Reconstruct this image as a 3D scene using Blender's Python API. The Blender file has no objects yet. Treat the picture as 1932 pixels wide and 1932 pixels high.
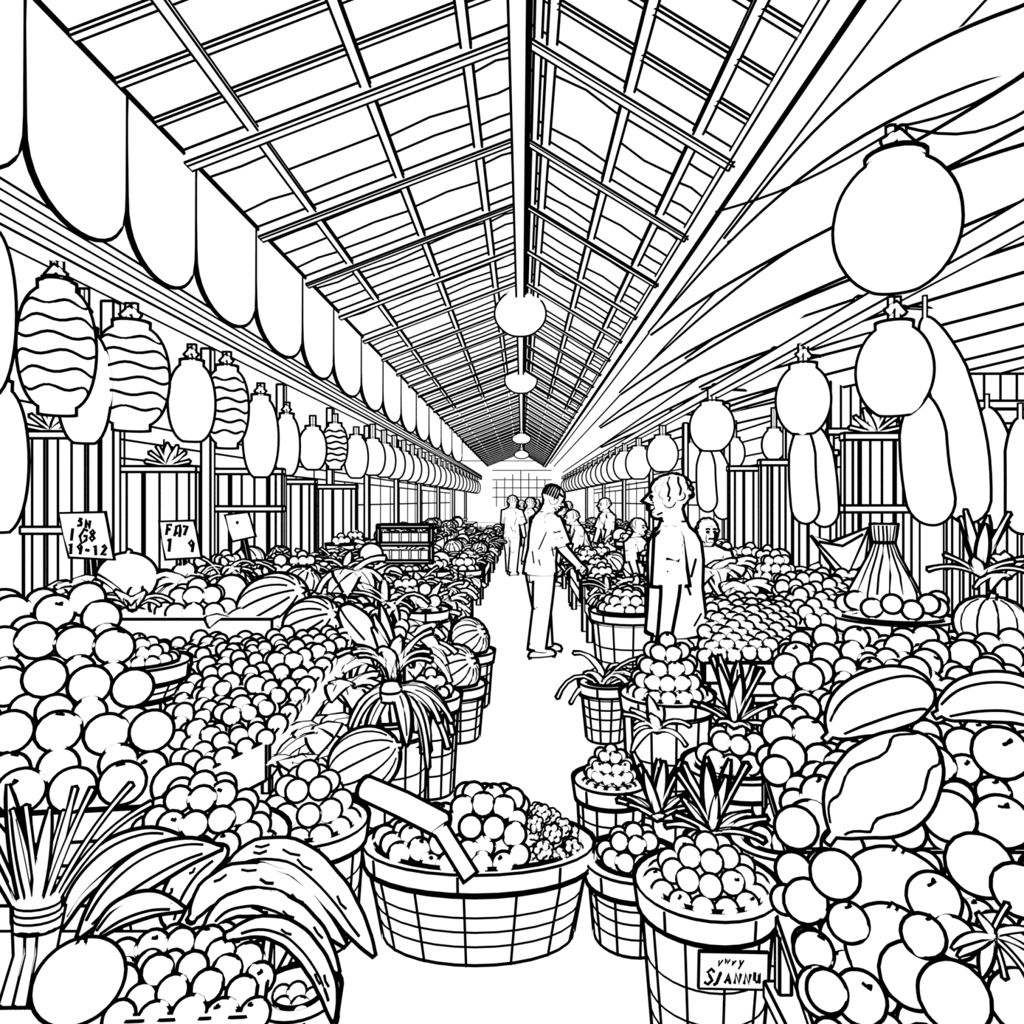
import bpy, bmesh, math, random
from mathutils import Vector, Matrix
random.seed(7)
C = bpy.context.scene.collection
F, CX, CY, CH = 1400.0, 985.0, 945.0, 1.63
PI = math.pi
def W(px, py, d): return Vector(((px-CX)/F*d, d, CH-(py-CY)/F*d))
LP = [(1.4,6.8),(3,6.0),(6,4.8),(12,3.5),(25,2.5),(60,1.7)]
def T(d, k=1.0):
    d = max(1.4, min(60, d))
    for (a,pa),(b,pb) in zip(LP, LP[1:]):
        if a <= d <= b:
            return k*(pa+(pb-pa)*(d-a)/(b-a))*d/F
    return k*2*d/F
ORD = ['nearest','second','third','fourth','fifth','sixth','seventh','eighth','ninth','tenth','eleventh','twelfth','thirteenth','fourteenth','fifteenth','sixteenth','seventeenth','eighteenth','nineteenth','twentieth','twenty-first','twenty-second','twenty-third','twenty-fourth','twenty-fifth','twenty-sixth','twenty-seventh','twenty-eighth','twenty-ninth','thirtieth']+['%d-th' % i for i in range(31,60)]

# ---------- materials ----------
def mat_emit(name, col, s=1.0):
    m = bpy.data.materials.new(name); m.use_nodes = True
    nt = m.node_tree; nt.nodes.clear()
    o = nt.nodes.new('ShaderNodeOutputMaterial'); e = nt.nodes.new('ShaderNodeEmission')
    e.inputs[0].default_value = (*col, 1); e.inputs[1].default_value = s
    nt.links.new(e.outputs[0], o.inputs[0]); return m
PAPER = mat_emit('self_lit_paper', (1,1,1))  # even white glow stands in for lighting on every surface
INK = mat_emit('black_ink', (0,0,0))
def mat_contour():
    m = bpy.data.materials.new('ink_contour'); m.use_nodes = True
    nt = m.node_tree; nt.nodes.clear()
    o = nt.nodes.new('ShaderNodeOutputMaterial'); e = nt.nodes.new('ShaderNodeEmission')
    e.inputs[0].default_value = (0,0,0,1)
    tr = nt.nodes.new('ShaderNodeBsdfTransparent'); g = nt.nodes.new('ShaderNodeNewGeometry'); mx = nt.nodes.new('ShaderNodeMixShader')
    nt.links.new(g.outputs['Backfacing'], mx.inputs[0]); nt.links.new(e.outputs[0], mx.inputs[1]); nt.links.new(tr.outputs[0], mx.inputs[2])
    nt.links.new(mx.outputs[0], o.inputs[0]); return m
CONT = mat_contour()
w = bpy.data.worlds.new('white_sky'); bpy.context.scene.world = w; w.use_nodes = True
w.node_tree.nodes['Background'].inputs[0].default_value = (1,1,1,1)
w.node_tree.nodes['Background'].inputs[1].default_value = 1
bpy.context.scene.view_settings.view_transform = 'Standard'

# ---------- object helpers ----------
def tag(o, label=None, cat=None, group=None, kind=None):
    if label: o['label'] = label
    if cat: o['category'] = cat
    if group: o['group'] = group
    if kind: o['kind'] = kind
    return o
def empty(name, loc, label=None, cat=None, group=None, kind=None):
    o = bpy.data.objects.new(name, None); C.objects.link(o); o.location = loc; o.empty_display_size = .05
    return tag(o, label, cat, group, kind)
def wl(o):
    v = Vector((0,0,0))
    while o: v += Vector(o.location); o = o.parent
    return v

# occupied-space registry so that nothing is set inside something else
CELL = .25; REG = {}
def reg(c, r):
    k = (math.floor(c[0]/CELL), math.floor(c[1]/CELL), math.floor(c[2]/CELL))
    REG.setdefault(k, []).append((Vector(c), r))
MAXR = .2
def isfree(c, r, thr=.92):
    n = int((r+MAXR)/CELL)+1; k = [math.floor(q/CELL) for q in c]
    for i in range(-n,n+1):
        for j in range(-n,n+1):
            for l in range(-n,n+1):
                for (p, q) in REG.get((k[0]+i,k[1]+j,k[2]+l), ()):
                    if (p-c).length < (q+r)*thr: return False
    return True

class MB:
    def __init__(s): s.v=[]; s.f=[]; s.iv=[]; s.jf=[]
    def add(s, v, f, ink=False):
        V, Fc = (s.iv, s.jf) if ink else (s.v, s.f)
        n = len(V); V.extend(Vector(p) for p in v); Fc.extend([tuple(i+n for i in q) for q in f]); return s
    def hexa(s, p, ink=False):
        return s.add(p, [(0,3,2,1),(4,5,6,7),(0,1,5,4),(1,2,6,5),(2,3,7,6),(3,0,4,7)], ink)
    def line(s, pts, wd=None, closed=False, k=1.0):
        P = [Vector(p) for p in pts]
        if closed: P.append(P[0].copy())
        Q = [P[0]]
        for a, b in zip(P, P[1:]):
            n = 1
            if wd is None and abs(a.y-b.y) > 2:
                n = min(14, int(abs(a.y-b.y)/2)+1)
            for i in range(1, n+1): Q.append(a.lerp(b, i/n))
        V = []; Fc = []
        m = len(Q)
        for i, p in enumerate(Q):
            if closed: t = Q[(i+1) % (m-1)] - Q[(i-1) % (m-1)]
            else: t = Q[min(i+1, m-1)] - Q[max(i-1, 0)]
            if t.length < 1e-9: t = Vector((0,0,1))
            t.normalize()
            up = Vector((0,0,1)) if abs(t.z) < .9 else Vector((0,1,0))
            a = t.cross(up).normalized(); b = t.cross(a)
            r = (wd if wd is not None else T(p.y, k))/2*1.1
            V += [p+a*r, p+b*r, p-a*r, p-b*r]
        for i in range(m-1):
            for j in range(4):
                Fc.append((i*4+j, i*4+(j+1)%4, i*4+4+(j+1)%4, i*4+4+j))
        Fc += [(3,2,1,0), tuple(range((m-1)*4, m*4))]
        return s.add(V, Fc, True)
    def box(s, c, size, rz=0, e=None, M=None):
        c = Vector(c); x, y, z = (q/2 for q in size)
        R = M if M is not None else Matrix.Rotation(rz, 3, 'Z')
        p = [c + R @ Vector(q) for q in ((-x,-y,-z),(x,-y,-z),(x,y,-z),(-x,y,-z),(-x,-y,z),(x,-y,z),(x,y,z),(-x,y,z))]
        return s.hexe(p, e)
    def hexe(s, p, e=None):
        s.hexa(p)
        if e != 0:
            for a, b in ((0,1),(1,2),(2,3),(3,0),(4,5),(5,6),(6,7),(7,4),(0,4),(1,5),(2,6),(3,7)):
                s.line([p[a], p[b]], e)
        return s
    def beam(s, p, q, wd, ht, e=None, up=(0,0,1)):
        p, q = Vector(p), Vector(q); t = (q-p).normalized(); up = Vector(up)
        a = t.cross(up).normalized()*wd/2; b = a.cross(t).normalized()*ht/2
        return s.hexe([p-a-b, p+a-b, p+a+b, p-a+b, q-a-b, q+a-b, q+a+b, q-a+b], e)
    def tube(s, pts, rad, n=10, ell=1.0, ink=False):
        P = [Vector(p) for p in pts]; m = len(P); V = []; Fc = []
        if not hasattr(rad, '__len__'): rad = [rad]*m
        prev = None
        for i, p in enumerate(P):
            t = (P[min(i+1,m-1)]-P[max(i-1,0)]).normalized()
            if prev is None:
                up = Vector((0,1,0)) if abs(t.y) < .8 else Vector((0,0,1))
                a = t.cross(up).normalized()
            else:
                a = (prev - t*prev.dot(t)).normalized()
            prev = a; b = t.cross(a)
            for j in range(n):
                th = 2*PI*j/n; V.append(p + a*math.cos(th)*rad[i] + b*math.sin(th)*rad[i]*ell)
        for i in range(m-1):
            for j in range(n): Fc.append((i*n+j, i*n+(j+1)%n, (i+1)*n+(j+1)%n, (i+1)*n+j))
        Fc += [tuple(range(n-1,-1,-1)), tuple(range((m-1)*n, m*n))]
        return s.add(V, Fc, ink)
    def secs(s, S, n=16):
        V = []; Fc = []; m = len(S)
        for (x,y,z,rx,ry) in S:
            for j in range(n):
                th = 2*PI*j/n; V.append((x+rx*math.cos(th), y+ry*math.sin(th), z))
        for i in range(m-1):
            for j in range(n): Fc.append((i*n+j, i*n+(j+1)%n, (i+1)*n+(j+1)%n, (i+1)*n+j))
        Fc += [tuple(range(n-1,-1,-1)), tuple(range((m-1)*n, m*n))]
        return s.add(V, Fc)
    def lathe(s, prof, n=20, c=(0,0,0), sx=1, sy=1, ink=False, R=None, rib=None):
        c = Vector(c); V = []; Fc = []; m = len(prof)
        for (r, z) in prof:
            for j in range(n):
                th = 2*PI*j/n; k = rib(th) if rib else 1
                q = Vector((r*k*math.cos(th)*sx, r*k*math.sin(th)*sy, z))
                V.append(c + (R @ q if R is not None else q))
        for i in range(m-1):
            for j in range(n): Fc.append((i*n+j, i*n+(j+1)%n, (i+1)*n+(j+1)%n, (i+1)*n+j))
        Fc += [tuple(range(n-1,-1,-1)), tuple(range((m-1)*n, m*n))]
        return s.add(V, Fc, ink)
    def ball(s, c, rx, ry=None, rz=None, n=16, m=9, R=None, ink=False):
        ry = ry or rx; rz = rz or rx
        prof = [(max(.001, math.sin(PI*i/m))*rx if 0 < i < m else rx*.06, -rz*math.cos(PI*i/m)) for i in range(m+1)]
        return s.lathe(prof, n, c, 1, ry/rx, ink, R)
    def ring(s, c, rx, ry, wd, n=28, wob=0, nw=5, ph=0, z=0):
        return s.line([(c[0]+rx*math.cos(2*PI*i/n), c[1]+ry*math.sin(2*PI*i/n), c[2]+wob*math.sin(nw*2*PI*i/n+ph)) for i in range(n)], wd, closed=True)
    def prism(s, poly, ext, e=None, k=1.0):
        P = [Vector(p) for p in poly]; n = len(P); ex = Vector(ext)
        s.add(P+[p+ex for p in P], [tuple(range(n-1,-1,-1)), tuple(range(n,2*n))]+[(i,(i+1)%n,n+(i+1)%n,n+i) for i in range(n)])
        if e != 0:
            s.line(P, e, closed=True, k=k); s.line([p+ex for p in P], e, closed=True, k=k)
        return s
    def leaf(s, base, dr, L, wd, droop=.5, th=None, seg=6, vein=0, curl=0):
        base = Vector(base); d = Vector(dr).normalized(); th = th or wd*.1
        p = base.copy(); V = []; Fc = []; mid = []
        for i in range(seg+1):
            u = i/seg
            wv = wd*(math.sin(PI*min(1, u*.9+.1))**.8)*.5 if i < seg else wd*.02
            side = d.cross(Vector((0,0,1)))
            if side.length < .05: side = Vector((1,0,0))
            side.normalize(); nn = side.cross(d).normalized()
            V += [p+side*wv, p+nn*th, p-side*wv, p-nn*th]; mid.append(p+nn*th*1.05)
            p = p + d*(L/seg); d = (d + Vector((curl*.1,0,-droop/seg*1.6))).normalized()
        for i in range(seg):
            for j in range(4): Fc.append((i*4+j, i*4+(j+1)%4, i*4+4+(j+1)%4, i*4+4+j))
        Fc += [(3,2,1,0), tuple(range(seg*4, seg*4+4))]
        s.add(V, Fc)
        if vein: s.line(mid[:-1], vein)
        return s
    def build(s, name, parent=None, t=0, org=None):
        off = wl(parent) if parent else Vector(org if org is not None else (0,0,0))
        bm = bmesh.new()
        vs = [bm.verts.new(p-off) for p in s.v]
        for q in s.f:
            try: bm.faces.new([vs[i] for i in q])
            except ValueError: pass
        if s.f:
            bmesh.ops.recalc_face_normals(bm, faces=bm.faces[:])
            if t:
                bm.normal_update(); bm.verts.index_update()
                co = [(v.co + v.normal*t*min(1.6, v.calc_shell_factor())) for v in bm.verts]
                fl = [[v.index for v in f.verts] for f in bm.faces]
                nv = [bm.verts.new(c) for c in co]
                for q in fl:
                    f = bm.faces.new([nv[i] for i in reversed(q)]); f.material_index = 2
        iv = [bm.verts.new(p-off) for p in s.iv]
        for q in s.jf:
            try: f = bm.faces.new([iv[i] for i in q]); f.material_index = 1
            except ValueError: pass
        me = bpy.data.meshes.new(name); bm.to_mesh(me); bm.free()
        for m in (PAPER, INK, CONT): me.materials.append(m)
        o = bpy.data.objects.new(name, me); C.objects.link(o)
        if parent: o.parent = parent
        else: o.location = off
        return o

# hand lettering made of pen strokes
GL = {'A':[[(0,0),(.45,1),(.9,0)],[(.2,.4),(.75,.42)]],'N':[[(0,0),(.05,1),(.75,.02),(.8,1)]],'I':[[(.3,0),(.35,1)]],'G':[[(.8,.85),(.4,1),(.05,.5),(.35,0),(.8,.2),(.8,.5),(.5,.5)]],
 '8':[[(.4,.52),(.1,.78),(.4,1),(.7,.78),(.4,.52),(.08,.25),(.4,0),(.75,.25),(.4,.52)]],'1':[[(.15,.8),(.4,1),(.38,0)]],
 '9':[[(.7,.7),(.4,.5),(.12,.72),(.4,1),(.7,.75),(.6,0)]],'-':[[(.1,.45),(.6,.48)]],'4':[[(.6,0),(.55,1),(.05,.35),(.8,.35)]],'2':[[(.1,.8),(.4,1),(.7,.75),(.1,.02),(.8,.05)]],
 'F':[[(.1,0),(.12,1),(.75,.98)],[(.12,.55),(.6,.55)]],'7':[[(.05,.95),(.75,1),(.3,0)]],'S':[[(.85,.85),(.5,1.08),(.1,.85),(.45,.55),(.8,.25),(.4,-.05),(.0,.12)]],
 'j':[[(.35,.8),(.65,.85),(.5,.8),(.45,.0),(.1,-.1)]],'a':[[(.1,.0),(.45,.85),(.85,.0)],[(.25,.3),(.7,.3)]],'n':[[(.1,0),(.12,.85),(.7,.05),(.75,.85)]],'u':[[(.1,.85),(.12,.15),(.4,.0),(.7,.15),(.72,.85),(.8,0)]],'r':[[(.15,0),(.15,.75),(.6,.7),(.55,.4),(.15,.35),(.7,0)]],
 's':[[(.7,.9),(.3,1),(.15,.75),(.6,.6),(.7,.35),(.5,.1)],[(.15,.3),(.3,.0)]],'c':[[(.1,.1),(.15,.9),(.6,1),(.75,.6),(.75,.0)],[(.2,.35),(.45,.35)]],
 'v':[[(.05,.6),(.3,0),(.6,.62)]],'w':[[(.0,.6),(.2,0),(.4,.5),(.6,0),(.85,.6)]],'y':[[(.05,.6),(.35,.1)],[(.65,.65),(.2,-.35)]],' ':[]}
def letters(txt, parent, center, size, wd, tilt=0, slant=.0, rough=.06):
    m = MB(); n = len(txt); rr = random.Random(len(txt)*3+1); c = Vector(center); R = Matrix.Rotation(tilt,3,'Y')
    for i, ch in enumerate(txt):
        dz = rr.uniform(-rough,rough); sz = rr.uniform(1-rough*2,1+rough*2); ro = rr.uniform(-rough,rough)*1.5
        for st in GL.get(ch, []):
            m.line([c + R @ Vector(((x*.85*sz+i-n/2+.05)*size*.78+(z-.5)*size*(slant+ro), 0, ((z-.5)*sz+dz+ro*(x-.5))*size)) for x, z in st], wd)
    return m.build('lettering', parent)

# =================== SETTING ===================
XL, XR, ZR, ZE = -2.54, 1.6, CH+3.6, CH+2.62
D0, D1 = 3.2, 55.0
m = MB(); m.hexa([(-9,-1,-.05),(9,-1,-.05),(9,57,-.05),(-9,57,-.05),(-9,-1,0),(9,-1,0),(9,57,0),(-9,57,0)])
tag(m.build('floor'), 'plain white market floor running down the aisle', kind='structure')
ceil = empty('ceiling', (0,D0,ZE), kind='structure')
tag(ceil, 'long gabled timber market roof')
def slope(side, u, d, dz=0):
    xe = XL if side < 0 else XR
    return Vector((xe*u, d, ZR+(ZE-ZR)*u+dz))
rr = random.Random(9)
for side in (-1, 1):
    m = MB()
    a, b, c_, d_ = slope(side,0,D0), slope(side,1,D0), slope(side,1,D1), slope(side,0,D1)
    up = Vector((0,0,.03)); m.hexa([a,b,c_,d_,a+up,b+up,c_+up,d_+up])
    d = 5.6
    while d < 54:
        ns = 4 if d < 14 else (3 if d < 20 else (2 if d < 30 else 1))
        for i in range(1, ns):
            q = d+1.55*i/ns
            us = (0,.165,.46,.79,1) if side < 0 else (0,.14,.5,.82,1)
            for u0, u1 in zip(us, us[1:]):
                if rr.random() < .88:
                    j = rr.uniform(-.07,.07); m.line([slope(side,u0+.01,q+j,-.01), slope(side,(u0+u1)/2,q+j+rr.uniform(-.08,.08),-.01), slope(side,u1,q+j,-.01)], k=.95)
        d += 1.55
    m.build('roof_panel', ceil)
    for i in range(32):
        d = 5.6+1.55*i
        m = MB(); m.beam(slope(side,.0,d,-.06), slope(side,1,d,-.06), .14, .09)
        if d < 9: m.line([slope(side,.02,d-.02,-.112), slope(side,1,d-.02,-.112)], k=.9)
        m.build('rafter', ceil)
    for d in (3.7, 4.15, 4.62, 5.1):
        m = MB(); m.beam(slope(side,0,d,-.03), slope(side,1,d,-.03), .06, .03); m.build('batten', ceil)
    for u in ((.165,.46,.79) if side < 0 else (.14,.5,.82)):
        m = MB(); m.beam(slope(side,u,D0,-.05), slope(side,u,22,-.05), .075, .03); m.beam(slope(side,u,22,-.05), slope(side,u,D1,-.05), .07, .03, e=.012); m.build('purlin', ceil)
m = MB(); m.beam((-.03,D0,ZR-.16),(-.03,D1,ZR-.16), .13, .18); m.build('ridge_beam', ceil)
m = MB(); m.beam((.06,D0,ZR-.14),(.06,D1,ZR-.14), .03, .12, e=0); m.iv, m.jf, m.v, m.f = m.v, m.f, [], []; m.build('ridge_black_strip', ceil)  # plain black strip drawing the groove beside the ridge beam
m = MB(); m.beam((.12,D0,ZR-.12),(.12,D1,ZR-.12), .06, .06); m.build('ridge_batten', ceil)
m = MB(); m.beam((XL,D0,ZE-.02),(XL,D1,ZE-.02), .03, .04, e=None); m.line([(XL+.02,D0,ZE-.03),(XL+.02,D1,ZE-.03)], k=1.6); m.build('eave_board', ceil)
m = MB(); m.beam((XR+.03,D0,ZE-.05),(XR+.03,D1,ZE-.05), .16, .08); m.line([(XR+.12,D0,ZE-.1),(XR+.12,D1,ZE-.1)], k=1.9); m.build('eave_board', ceil)

# side eaves beams and posts
t1 = empty('trim_1', (-2.82,3,3.08), kind='structure'); tag(t1, 'left side lantern beam with its posts')
m = MB(); m.beam((-2.83,3,CH+1.57),(-2.83,50,CH+1.57), .2, .24)
for z in (1.5,1.57,1.63): m.line([(-2.725,3,CH+z),(-2.725,50,CH+z)], k=.8)
m.build('side_beam', t1)
m = MB(); m.beam((-3.7,3,CH+2.05),(-3.7,50,CH+2.05), .16, .16); m.build('side_beam', t1)
for i in range(12):
    d = 3.4+1.3*i
    m = MB(); m.beam((-2.9,d,CH+1.72),(-4.4,d,CH+2.35), .07, .07); m.build('side_rafter', t1)
for d in (5.5,7.2,9.4,11.8,14.6,18,22,27,33,40):
    m = MB(); m.box((-3.05,d,1.55), (.09,.09,3.1)); m.build('post', t1)
t2 = empty('trim_2', (2.75,3,3.08), kind='structure'); tag(t2, 'right side lantern beam with its posts')
m = MB(); m.beam((2.75,3,CH+1.55),(2.75,50,CH+1.55), .14, .12); m.build('side_beam', t2)
m = MB(); m.beam((3.6,3,CH+1.6),(3.6,50,CH+1.6), .12, .1); m.build('side_beam', t2)
for d in (6.9,9.2,12,15,19,24,30,38):
    m = MB(); m.box((3.3,d,1.6), (.09,.09,3.2)); m.build('post', t2)
for d in (6,8,10.5,13.5): m = MB(); m.beam((2.7,d,CH+1.62),(4.8,d,CH+1.5), .06, .06); m.build('side_rafter', t2)
# right cloth awning with long folds hung beneath
def aw(u, d, dz=0):
    x = XR+.2+(5.0-XR-.2)*u
    return Vector((x, d, CH+2.6-1.25*u-.35*math.sin(PI*u)+dz))
ds = [3+.5*i for i in range(26)]+[17.5,19,21,23,26,30,35,42,50]
m = MB(); us = [i/20 for i in range(21)]; NU = len(us)
V = []; Fc = []
for d in ds:
    for u in us: V.append(aw(u, d))
n0 = len(V); V += [v+Vector((0,0,.03)) for v in V]
for i in range(len(ds)-1):
    for j in range(NU-1):
        a = i*NU+j; Fc.append((a,a+1,a+NU+1,a+NU)); Fc.append((n0+a,n0+a+NU,n0+a+NU+1,n0+a+1))
m.add(V, Fc)
for u, k in ((.03,1),(.11,1.1),(.3,1.1),(.55,1.1),(.78,1.0),(1.0,1)):
    m.line([aw(u,d,-.02) for d in ds], k=k)
tag(m.build('cloth_awning', org=(3,3,CH+2)), 'long taut white cloth awning over the right stalls', 'awning')
SW = [(.04,7.0,.22,3.0,.05),(.03,11,.30,3.1,.10),(.10,16,.42,3.2,.13),(.2,11,.52,3.3,.10),(.16,22,.62,3.4,.15),(.34,12,.70,3.6,.10),(.30,26,.78,4.0,.14),(.5,14,.86,4.4,.10),(.45,28,.94,5.2,.12)]
for i,(ua,da,ub,db,sg) in enumerate(SW):
    m = MB(); N = 22; A = []; B = []
    for j in range(N+1):
        v = j/N; wd_ = .034*math.sin(PI*min(1,v*1.2))+.006+.034*v; s_ = sg*math.sin(PI*v**.7)
        d = 1/((1-v)/da+v/db); u = ub+(ua-ub)*((1-v)**.8)
        A.append(aw(max(.015,u-wd_), d, -.04-s_*.6)); B.append(aw(u+wd_, d, -.05-s_))
    V = []; Fc = []
    for a, b in zip(A, B): V += [a, b, b+Vector((0,0,.015)), a+Vector((0,0,.015))]
    for j in range(N):
        for q in range(4): Fc.append((j*4+q, j*4+(q+1)%4, j*4+4+(q+1)%4, j*4+4+q))
    Fc += [(3,2,1,0), tuple(range(N*4,N*4+4))]
    m.add(V, Fc); m.line(A, k=1.3); m.line(B, k=1.5)
    tag(m.build('cloth_swag', org=A[0]), 'long sagging cloth fold under the right awning, %s outward from the main roof' % ORD[i], 'cloth', 'cloth folds under the right awning')

# far gable and side walls
wb = empty('wall_back', (0,55,0), kind='structure'); tag(wb, 'far gable wall at the end of the hall')
m = MB(); m.box((0,55.3,2.3), (14,.2,4.6), e=.05)
for x in (-1.9,-1.3,-.7,-.1,.5,1.1,1.7): m.line([(x,55.15,1.2),(x,55.15,3.9-abs(x)*.4)], .06)
for z in (1.9,2.6,3.2,3.9): m.line([(-2.2,55.15,z),(2.2,55.15,z)], .06)
m.build('wall_panel', wb)
for side, nm in ((-1,'wall_left'),(1,'wall_right')):
    m = MB(); X = side*5.4
    m.beam((X,7,1.35),(X,55,1.35), .1, 2.7)
    d = 7
    while d < 54:
        m.line([(X-side*.06,d,.2),(X-side*.06,d,2.2+.35*(int(d*3)%2))]); d += .55*(1+d/10)
    for z in (2.2,2.45,1.5): m.line([(X-side*.06,7,z),(X-side*.06,55,z)])
    tag(m.build(nm, org=(X,7,0)), 'slatted timber wall behind the %s stalls' % ('left' if side < 0 else 'right'), kind='structure')

# =================== FRONTAL SLATTED SHUTTERS ===================
def shutter(x0, x1, y0, d, n, label, rail=None, fan=None):
    A = W(x0,y0,d); B = W(x1,y0,d); r = empty('slatted_shutter', ((A.x+B.x)/2,d,0), label, 'shutter')
    wdt = B.x-A.x; h = A.z
    m = MB(); m.box(((A.x+B.x)/2,d+.03,h/2), (wdt-.02,.03,h-.04), e=0)
    for i in range(1,n):
        x = A.x+wdt*i/n; m.line([(x,d,.05),(x,d,h-.04)])
        if i % 3 == 1: m.line([(x+wdt*.035,d,.05),(x+wdt*.035,d,h-.04)])
    m.build('slat_panel', r)
    for x in (A.x, B.x): m = MB(); m.box((x,d,h/2),(.07,.07,h)); m.build('stile', r)
    for z in [h-.03]+([W(0,rail,d).z] if rail else []):
        m = MB(); m.box(((A.x+B.x)/2,d-.02,z),(wdt+.1,.09,.06)); m.build('rail', r)
    if fan:
        x = W(fan,0,d).x; R = .19; m = MB()
        for i in range(7):
            a = PI*(.08+.84*i/6); m.leaf((x,d,h+.0),(math.cos(a),-.1,math.sin(a)), R*1.2, .08, 0.05, seg=5)
        m.build('carved_fan', r, T(d,.8))
    return r
shutter(58,212,815,6.4,6,'tall slatted timber shutter behind the leftmost price card',rail=1000,fan=100)
shutter(236,366,880,7.6,4,'slatted shutter topped with a carved fan, behind the middle price card',fan=318)
shutter(408,528,885,8.4,5,'slatted shutter behind the third price card on left',rail=960)
shutter(545,590,905,9.9,2,'narrow slatted shutter left of the lantern row, beyond the third card')
shutter(606,668,915,11.5,3,'small slatted shutter beyond the narrow one on the left side')
shutter(1598,1708,818,6.4,5,'tall slatted shutter on the right beyond the bag of fruit',rail=960,fan=1650)
shutter(1440,1486,868,8.0,3,'slim slatted shutter left of the paired hanging gourds on the right')
shutter(1380,1425,880,9.6,2,'small slatted shutter behind the boy on the right')
shutter(1500,1570,850,8.6,3,'slatted shutter behind the paired hanging gourds')
shutter(1850,1925,800,6.8,3,'slatted shutter at the right frame edge behind the hanging gourds')
for (x0,x1,y0,y1,d,lb) in ((1566,1640,708,815,8.8,'square panelled board high on the right behind the tall shutter'),(1822,1945,706,765,6.6,'wide panelled board high at the right edge'),(1700,1800,730,790,8,'small panelled board high behind the hanging curved gourd')):
    A = W(x0,y0,d); B = W(x1,y1,d)
    r = empty('panelled_board', ((A.x+B.x)/2,d,0), lb, 'board')
    m = MB(); m.box(((A.x+B.x)/2,d,(A.z+B.z)/2),(B.x-A.x,.05,A.z-B.z))
    for i in (1,2,3): x = A.x+(B.x-A.x)*i/4; m.line([(x,d-.03,B.z),(x,d-.03,A.z)])
    m.build('panel', r)
    m = MB(); m.box(((A.x+B.x)/2,d-.03,B.z),(B.x-A.x+.1,.05,.07)); m.build('ledge', r)
    for x in (A.x+.03,B.x-.03): m = MB(); m.box((x,d+.06,A.z/2),(.06,.05,A.z)); m.build('upright', r)

# =================== BANNERS ===================
bd = [2.75,3.76,4.73,5.73,7.02,8.5,9.9,11.6,13.4,15.4,17.6,20,23,26.5,31]
for i,(a,b) in enumerate(zip(bd, bd[1:])):
    c = (a+b)/2; hw = (b-a)/2-.004; zt = ZE-.02; zb = CH+1.95; hb = .42
    poly = [(XL,c-hw,zt),(XL,c-hw,zb)]
    for q in range(1,18):
        th = PI*q/18; poly.append((XL, c-hw*math.cos(th), zb-hb*math.sin(th)**.75))
    poly += [(XL,c+hw,zb),(XL,c+hw,zt)]
    m = MB(); m.prism(poly, (.02,0,0), k=1.2)
    tag(m.build('hanging_banner', org=(XL,c,zb)), 'white round-bottomed banner hanging from the left eave, %s in its row' % ORD[i], 'banner', 'banners along the left eave')

# =================== LANTERNS ===================
def lantern(label, x, d, ztop, wd, h, kind='round', cord=.15, cat='lantern', group=None, nm='paper_lantern'):
    r = empty(nm, (x,d,ztop-h), label, cat, group)
    R = wd/2; t = T(d); capr = R*.46; m = MB()
    ex = 1.0 if kind == 'round' else (.72 if kind == 'long' else .66)
    th0 = math.asin(min(.95, (capr*.9/R)**(1/ex)))
    N = 18; zn = math.cos(th0)
    def at(i):
        th = PI-th0-(PI-2*th0)*i/N
        return (R*math.sin(th)**ex, ztop-h/2+h/2*math.cos(th)/zn)
    prof = [at(i) for i in range(N+1)]
    m.lathe(prof, 28 if d < 9 else 14, (x,d,0))
    def rad_z(z):
        for (r0,z0),(r1,z1) in zip(prof, prof[1:]):
            if z0 <= z <= z1: return r0+(r1-r0)*(z-z0)/(z1-z0)
        return capr
    if kind == 'stripe':
        nb = 7
        for j in range(1,nb):
            z = ztop-h+h*j/nb; q = rad_z(z)*1.015; m.ring((x,d,z), q, q, T(d,.95), 40, h*.022, 5, j*1.9)
    m.build('shade', r, t)
    m = MB(); m.lathe([(capr,ztop-.006),(capr*1.02,ztop+h*.05)], 18, (x,d,0))
    if d < 5: m.lathe([(capr*.75,ztop+h*.05),(capr*.75,ztop+h*.085)], 18, (x,d,0))
    m.build('cap', r, t)
    if kind == 'stripe':
        m = MB(); m.lathe([(capr,ztop-h-h*.05),(capr,ztop-h+.004)], 16, (x,d,0)); m.build('base_ring', r, t)
    m = MB(); m.tube([(x-wd*.04,d,ztop+h*.05),(x-wd*.045,d,ztop+cord)], wd*.03, 6); m.tube([(x+wd*.05,d,ztop+h*.05),(x+wd*.05,d,ztop+cord)], wd*.03, 6)
    if d < 9: m.tube([(x-wd*.11,d-.01,ztop+cord*.55),(x,d-.03,ztop+cord*.75),(x+wd*.12,d-.01,ztop+cord*.5)], wd*.035, 6)
    m.build('cord', r, t*.8)
    return r
def lant_px(label, cx, y0, y1, wpx, X, kind, **k):
    d = abs(X)*F/abs(cx-CX); return lantern(label, X if cx > CX else -abs(X), d, CH+(CY-y0)/F*d, wpx*d/F, (y1-y0)*d/F, kind, **k)
LL = [(108,548,768,124,'stripe','wavy-striped lantern hanging nearest on the left beam'),
 (248,620,800,126,'stripe','wavy-striped lantern second along the left beam'),
 (362,690,830,78,'long','plain oval lantern right of the two wavy-striped lanterns'),
 (428,700,836,74,'stripe','wavy-striped lantern partly behind the plain oval one'),
 (492,755,898,60,'long','slim plain lantern right of the third wavy-striped lantern'),
 (541,788,895,44,'long','narrow plain lantern behind the slim one on the left beam'),
 (590,810,884,48,'long','small rounded lantern seventh along the left beam'),
 (632,804,880,44,'stripe','small wavy-striped lantern between two plain ones on the left'),
 (672,826,900,42,'long','plain lantern right of the small striped one')]
for (cx,y0,y1,wp,kd,lb) in LL: lant_px(lb, cx, y0, y1, wp, -2.8, kd, cord=.17)
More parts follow.
